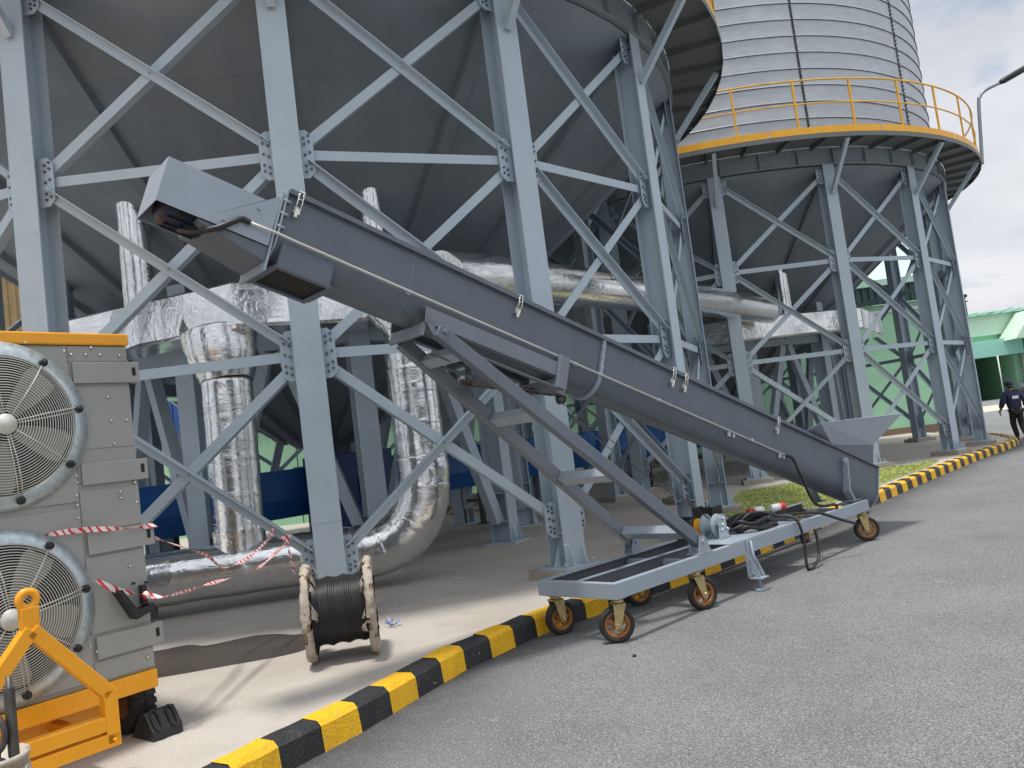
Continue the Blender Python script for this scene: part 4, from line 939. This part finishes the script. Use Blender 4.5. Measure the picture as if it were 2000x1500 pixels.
lk = foil_tube('link_duct', [(-.75, 10.55, 3.86), (.2, 12.0, 3.98), (2.9, 15.6, 4.06), (4.4, 17.65, 4.12), (6.6, 20.4, 4.08)], .325, None, n=80, bands=5)
tag(lk, 'long straight foil duct running above conveyor between the two silos', 'air duct')

# ------------------------------------------------------------------ blue discharge conveyor under the cones
BD = V((9.8936, 10.4433, 0)).normalized(); BN = V((BD.y, -BD.x, 0)); BO = V((AX1[0], AX1[1], 0))
bq = lambda s, l, z: BO + BD * s + BN * l + UP * z
blue = thing('drag_conveyor', tuple(bq(4, 0, 0)), 'long royal blue horizontal conveyor box running behind the legs', 'conveyor')
m = MB(); sec = [(-.34, 1.62), (.34, 1.62), (.34, 1.12), (.20, .80), (-.20, .80), (-.34, 1.12)]
n = len(sec); vs = [bq(s_, l, z) for s_ in (-11, 16.5) for l, z in sec]
m.add(vs, [tuple(range(n)), tuple(range(n, 2 * n))] + [(i, (i + 1) % n, n + (i + 1) % n, n + i) for i in range(n)]); m.build('casing', 'blue', blue)
for k in range(14):
    m = MB(); s_ = -10.5 + 2 * k; m.box(bq(s_, 0, 1.63), (.05, .74, .03), BD, BN, UP)
    for l in (-.35, .35): m.box(bq(s_, l, 1.38), (.05, .02, .50), BD, BN, UP)
    m.build('casing_flange', 'blue', blue)
for k in range(8):
    s_ = -9 + 3.1 * k
    m = MB()
    for l in (-.3, .3): m.box(bq(s_, l, .42), (.09, .09, .82), BD, BN, UP); m.box(bq(s_, l, .012), (.2, .2, .024), BD, BN, UP)
    m.box(bq(s_, 0, .5), (.05, .6, .06), BD, BN, UP); m.build('trestle', 'blk', blue)
gate = thing('discharge_gate', tuple(bq(-.2, .5, 0)), 'dark blue slide gate and drive box below the nearer silo cone', 'machine')
m = MB(); m.box(bq(-.1, .75, 1.05), (1.35, .78, 1.45), BD, BN, UP); m.box(bq(-.1, .75, .2), (1.6, .9, .36), BD, BN, UP); bevel(m.build('drive_box', 'deepblue', gate), .02)
m = MB()
for a in (-.4, .2): m.tube([bq(a, .8, 1.77), bq(a, .8, 1.86), bq(a + .1, .8, 1.86), bq(a + .1, .8, 1.77)], .012, 6)
m.build('lifting_lug', 'blk', gate)
m = MB(); m.box(bq(-.15, 1.15, 1.1), (.1, .04, .5), BD, BN, UP); m.box(bq(.1, 1.15, 1.15), (.2, .05, .26), BD, BN, UP); m.build('control_panel', 'navy', gate)
m = MB(); m.rod(bq(.78, .9, 1.45), bq(1.25, .9, 1.45), .14, 16); m.rod(bq(.95, .9, .5), bq(.95, .9, 1.4), .05, 10); m.tube(bez([bq(1.2, .9, 1.4), bq(1.3, .95, 1.1), bq(1.1, .95, .7)], 12), .025, 6); m.build('drive_motor', 'blk', gate)

# ------------------------------------------------------------------ buildings behind
def corr(m, p0, p1, z0, z1, pitch=.2, d=.03, mi=0):
    p0 = V(p0); p1 = V(p1); t = (p1 - p0); l = t.length; t.normalize(); nn_ = V((t.y, -t.x, 0)); k = int(l / pitch); vs = []
    for i in range(k + 1):
        for f, e in ((0, 0), (.3, 0), (.4, 1), (.85, 1), (.95, 0)):
            q_ = p0 + t * (i + f) * pitch + nn_ * d * e; vs += [q_ + UP * z0, q_ + UP * z1]
    m.add(vs, [(2 * i, 2 * i + 2, 2 * i + 3, 2 * i + 1) for i in range(len(vs) // 2 - 1)], mi)
bl = thing('warehouse', (-11, 27, 0), 'low mint green wall with blue sheeting above, behind the left legs', 'building')
m = MB(); m.lohi((-32, 25, 0), (-.9, 31, 2.9)); m.build('wall', 'green', bl)
m = MB(); corr(m, (-32, 24.97, 0), (-5.6, 24.97, 0), 2.9, 4.6); m.build('blue_sheeting', 'bluepanel', bl)
m = MB(); corr(m, (-5.58, 24.97, 0), (-.9, 24.97, 0), 2.9, 3.85); m.build('white_sheeting', 'white', bl)
m = MB(); m.lohi((-32, 25.02, 2.9), (-.9, 31, 4.55)); m.build('upper_wall', 'cream', bl)
m = MB(); m.lohi((-32, 24.9, 4.6), (-.85, 31, 4.72)); m.build('roof', 'greenroof', bl)
m = MB()
for x in np.arange(-31, -1, 2.2): m.lohi((x, 24.985, 0), (x + .02, 25.0, 2.9))
m.build('wall_joint', 'darkgreen', bl)
tn = thing('shed', (-14, 36, 0), 'tall tan corrugated shed rising beyond the green wall at left', 'building')
m = MB(); corr(m, (-34, 33, 0), (-.5, 33, 0), 0, 11.5, .35, .05); m.build('wall', 'tan', tn)
m = MB(); m.lohi((-34, 33.02, 0), (-.5, 44, 11.4)); m.build('core_wall', 'tan', tn)
m = MB(); m.prism([(-34.5, 32.6, 11.5), (-34.5, 44.4, 11.5), (-34.5, 38.5, 13.6)], (34.4, 0, 0)); m.build('roof', 'greenroof', tn)
br_ = thing('warehouse', (9, 38, 0), 'mint green building with dark louvre band under its eaves, right behind the farther silo', 'building')
m = MB(); m.lohi((.2, 33.5, .25), (17.6, 46, 5.35)); m.build('wall', 'green', br_)
m = MB(); m.lohi((.2, 33.44, -.3), (17.65, 46, .25)); m.build('base_wall', 'plinthb', br_)
m = MB(); corr(m, (0, 33.3, 0), (17.8, 33.3, 0), 5.36, 6.1, .28, .06); m.lohi((0, 33.36, 5.36), (17.8, 33.45, 6.1)); m.build('louvre_band', 'darkgreen', br_)
m = MB(); m.prism([(-.3, 33.1, 6.1), (-.3, 46.6, 6.1), (-.3, 46.6, 6.3), (-.3, 39.8, 10.4), (-.3, 33.1, 6.35)], (18.4, 0, 0)); m.build('roof', 'mint', br_)
m = MB(); m.lohi((13.2, 33.42, 5.0), (17.7, 33.49, 5.12)); m.build('gutter', 'white', br_)
for x in (12.95,):
    f_ = MB(); f_.lohi((x, 33.46, 1.7), (x + .75, 33.498, 3.4)); fr = f_.build('window_frame', 'white', br_)
    g_ = MB(); g_.lohi((x + .06, 33.44, 1.76), (x + .69, 33.459, 3.34)); g_.build('pane', 'glass', fr)
# far workshop
fb = thing('workshop', (58, 92, ROAD), 'distant mint green workshop with an open dark vehicle bay', 'building')
m = MB(); m.lohi((38, 90, ROAD), (50.8, 110, 7.6)); m.lohi((55.0, 90, ROAD), (80, 110, 7.6)); m.lohi((50.8, 90, 4.6), (55.0, 110, 7.6)); m.lohi((50.8, 108, ROAD), (55, 110, 4.6)); m.build('wall', 'green', fb)
m = MB(); m.lohi((44, 88.2, 4.5), (55.2, 90, 6.3)); m.build('canopy', 'teal', fb)
m = MB(); m.lohi((38, 89.6, 6.9), (80, 89.98, 9.1)); m.build('parapet', 'cream', fb)
m = MB(); m.prism([(53.2, 86, 6.0), (62, 86, 6.0), (62, 86, 8.9), (55.5, 86, 8.9)], (0, 3.5, 0)); m.lohi((55.6, 86.2, ROAD), (62, 89.5, 6.0)); m.build('side_wing', 'cream', fb)
m = MB(); m.prism([(37, 89, 9.1), (37, 100, 9.1), (37, 100, 10.4)], (44, 0, 0))
for i in range(26): m.rod((45 + i * 1.3, 89.6, 9.2), (46.2 + i * 1.3 + random.uniform(-.5, .8), 89.7, 9.35 + random.uniform(0, .35)), .05, 5)
m.build('roof', 'greenroof', fb)
m = MB(); m.lohi((50.9, 104, ROAD), (54.9, 104.2, 4.5)); m.build('bay_back', 'dark', fb)
m = MB(); m.rod((52.2, 88.1, ROAD), (52.2, 88.1, 4.5), .07, 8); m.build('canopy_post', 'white', fb)
m = MB(); m.rod((51.4, 91, 9.0), (51.4, 91, 11.6), .06, 8); m.lohi((51.0, 90.9, 11.0), (51.7, 91.1, 11.1)); m.ball((51.45, 91, 11.7), .3, seg=10, rings=6, sq=(1, .6, .7)); tag(m.build('roof_mast', 'blk'), 'thin mast with floodlight on the distant workshop roof', 'mast')
tk = thing('tractor', (53.6, 87, ROAD), 'small grey tractor parked in the distant dark bay', 'tractor')
m = MB(); m.lohi((53.2, 86.6, .5), (54.9, 87.4, 1.25)); m.lohi((53.9, 86.7, 1.25), (54.7, 87.3, 1.75)); m.rod((54.0, 87, 1.7), (54.0, 87, 2.6), .05, 6); m.lohi((53.6, 86.6, 2.6), (54.8, 87.4, 2.68)); m.build('body', 'lampgrey', tk)
for x, r_ in ((53.4, .5), (54.8, .65)):
    for y in (86.4, 87.5): m = MB(); m.lathe([(.1, -.12), (r_, -.12), (r_, .12), (.1, .12)], (x, y, ROAD + r_), V((0, 1, 0)), 20); m.build('wheel', 'rub', tk)
bn = MB(); bn.prism([(55.4, 84.6, ROAD), (57.4, 84.6, ROAD), (57.6, 84.6, 1.3), (55.2, 84.6, 1.3)], (0, 1.2, 0)); bn.lohi((55.1, 84.5, 1.3), (57.7, 85.9, 1.4)); tag(bn.build('skip', 'bluepanel'), 'small blue skip at the right edge before the far workshop', 'skip')
# rubble heap behind
m = MB()
for i in range(260):
    a = random.uniform(0, 6.3); r_ = abs(random.gauss(0, .75)); x = -.95 + r_ * math.cos(a) * 1.3; y = 21.6 + r_ * math.sin(a); s_ = random.uniform(.03, .11); m.ball((x, y, max(.02, .42 - r_ * .33) + random.uniform(-.05, .05)), s_, seg=6, rings=4, sq=(1.2, 1, .8))
tag(m.build('rubble', 'stone'), kind='stuff')

# ------------------------------------------------------------------ lamp on the far walkway edge
lp = thing('street_lamp', (13.2, 21.5, 7.4), 'slender grey lamp with curved arm on the yellow railed walkway edge at right', 'lamp')
k_ = 21.5 / 20.5
m = MB(); m.tube(bez([V((12.59 * k_, 21.5, 7.40)), V((12.66 * k_, 21.5, 8.0)), V((12.77 * k_, 21.5, 9.05)), V((12.84 * k_, 21.5, 9.25)), V((13.0 * k_, 21.5, 9.40)), V((13.4 * k_, 21.5, 9.55))], 60), .045, 10); m.build('pole', 'lampgrey', lp)
m = MB(); m.tube([V((13.35 * k_, 21.5, 9.53)), V((13.5 * k_, 21.5, 9.6)), V((14.3 * k_, 21.5, 9.95)), V((14.4 * k_, 21.5, 9.98))], [.04, .085, .085, .03], 10); m.build('lamp_head', 'blk', lp)

# ------------------------------------------------------------------ walking man
def skin_obj(name, verts, edges, mtl, parent, sub=2):
    me = bpy.data.meshes.new(name); me.from_pydata([v[:3] for v in verts], edges, []); o = bpy.data.objects.new(name, me); C.objects.link(o)
    md = o.modifiers.new('skin', 'SKIN'); md.use_smooth_shade = True
    for i, v in enumerate(verts): me.skin_vertices[0].data[i].radius = (v[3], v[4] if len(v) > 4 else v[3])
    me.skin_vertices[0].data[0].use_root = True
    o.modifiers.new('sub', 'SUBSURF').levels = sub; o.modifiers['sub'].render_levels = sub
    dg = bpy.context.evaluated_depsgraph_get(); nm = bpy.data.meshes.new_from_object(o.evaluated_get(dg)); bpy.data.objects.remove(o)
    nm.materials.clear(); nm.materials.append(MT[mtl]); nm.polygons.foreach_set('use_smooth', [True] * len(nm.polygons))
    o = bpy.data.objects.new(name, nm); C.objects.link(o)
    if parent: o.parent = parent
    return o
man = thing('person', (14.42, 23.9, ROAD), 'person in navy jacket, cap and black trousers walking away at right edge', 'person'); man.rotation_euler = (0, 0, R(-8)); man.scale = (.98,) * 3
# body faces +Y (away from the camera)
bv = [(0, 0, .93, .13), (0, .02, 1.12, .14), (0, .06, 1.33, .16), (0, .10, 1.45, .075), (0, .14, 1.53, .06), (0, .17, 1.63, .095), (0, .19, 1.71, .075),
      (-.19, .07, 1.40, .065), (-.31, .0, 1.16, .05), (-.37, .08, .95, .038), (-.385, .11, .90, .04), (.19, .07, 1.40, .065), (.27, -.06, 1.16, .05), (.28, .02, .93, .038), (.285, .05, .88, .04),
      (-.09, 0, .86, .10), (-.09, .10, .50, .07), (-.06, .0, .12, .045), (-.06, .14, .04, .045), (.09, 0, .86, .10), (.08, -.03, .48, .07), (.06, -.26, .16, .045), (.06, -.14, .06, .045)]
be_ = [(0, 1), (1, 2), (2, 3), (3, 4), (4, 5), (5, 6), (2, 7), (7, 8), (8, 9), (9, 10), (2, 11), (11, 12), (12, 13), (13, 14), (0, 15), (15, 16), (16, 17), (17, 18), (0, 19), (19, 20), (20, 21), (21, 22)]
skin_obj('body', bv, be_, 'skin', man)
jv = [(0, .0, .84, .21, .16), (0, .02, 1.02, .20, .15), (0, .05, 1.22, .21, .155), (0, .09, 1.42, .15, .12), (0, .11, 1.49, .085, .085), (-.20, .07, 1.40, .095), (-.32, .0, 1.16, .09), (-.375, .08, .98, .062), (.20, .07, 1.40, .095), (.28, -.06, 1.16, .09), (.285, .02, .96, .062)]
skin_obj('jacket', jv, [(0, 1), (1, 2), (2, 3), (3, 4), (2, 5), (5, 6), (6, 7), (2, 8), (8, 9), (9, 10)], 'jacket', man)
tv = [(0, 0, .92, .155, .13), (-.09, 0, .84, .115), (-.09, .10, .50, .088), (-.06, .0, .09, .068), (.09, 0, .84, .115), (.08, -.03, .48, .088), (.06, -.25, .15, .068)]
skin_obj('trousers', tv, [(0, 1), (1, 2), (2, 3), (0, 4), (4, 5), (5, 6)], 'trouser', man)
for x, y, tilt in ((-.06, .0, 0), (.06, -.27, .05)):
    skin_obj('shoe', [(x, y, .06 + tilt, .055), (x, y + .1, .045, .05, .04), (x, y + .18, .035, .045, .03)], [(0, 1), (1, 2)], 'blk', man)
m = MB(); m.ball((0, .175, 1.685), .112, seg=18, rings=10, sq=(1, 1.12, .85)); m.lathe([(0, 0), (.09, -.004), (.09, -.012), (0, -.008)], (0, .285, 1.665), V((0, 0, 1)), 16); m.build('cap', 'jacket', man, True)
m = MB(); m.ball((0, .12, 1.60), .088, seg=14, rings=8, sq=(1, .8, .9)); m.build('hair', 'blk', man, True)
for fx in (-1, 1):
    m = MB(); hx = -.392 if fx < 0 else .29; hy = .12 if fx < 0 else .06; hz = .885 if fx < 0 else .865
    m.tube([(hx, hy, hz + .03), (hx, hy + .01, hz - .05)], [.034, .03], 8)
    for i in range(4): m.tube([(hx + (i - 1.5) * .004, hy - .024 + i * .017, hz - .04), (hx - fx * .01, hy - .024 + i * .018 + .01, hz - .085), (hx - fx * .022, hy - .02 + i * .018 + .01, hz - .115 - .008 * (i in (1, 2)))], [.0095, .009, .007], 6)
    m.tube([(hx - fx * .01, hy + .03, hz), (hx - fx * .02, hy + .055, hz - .04), (hx - fx * .022, hy + .055, hz - .07)], [.011, .009, .008], 6); m.build('hand', 'skin', man, True)
m = MB(); m.box((0.0, -.118, 1.27), (.17, .006, .09)); m.build('back_print', 'wplast', man, True)
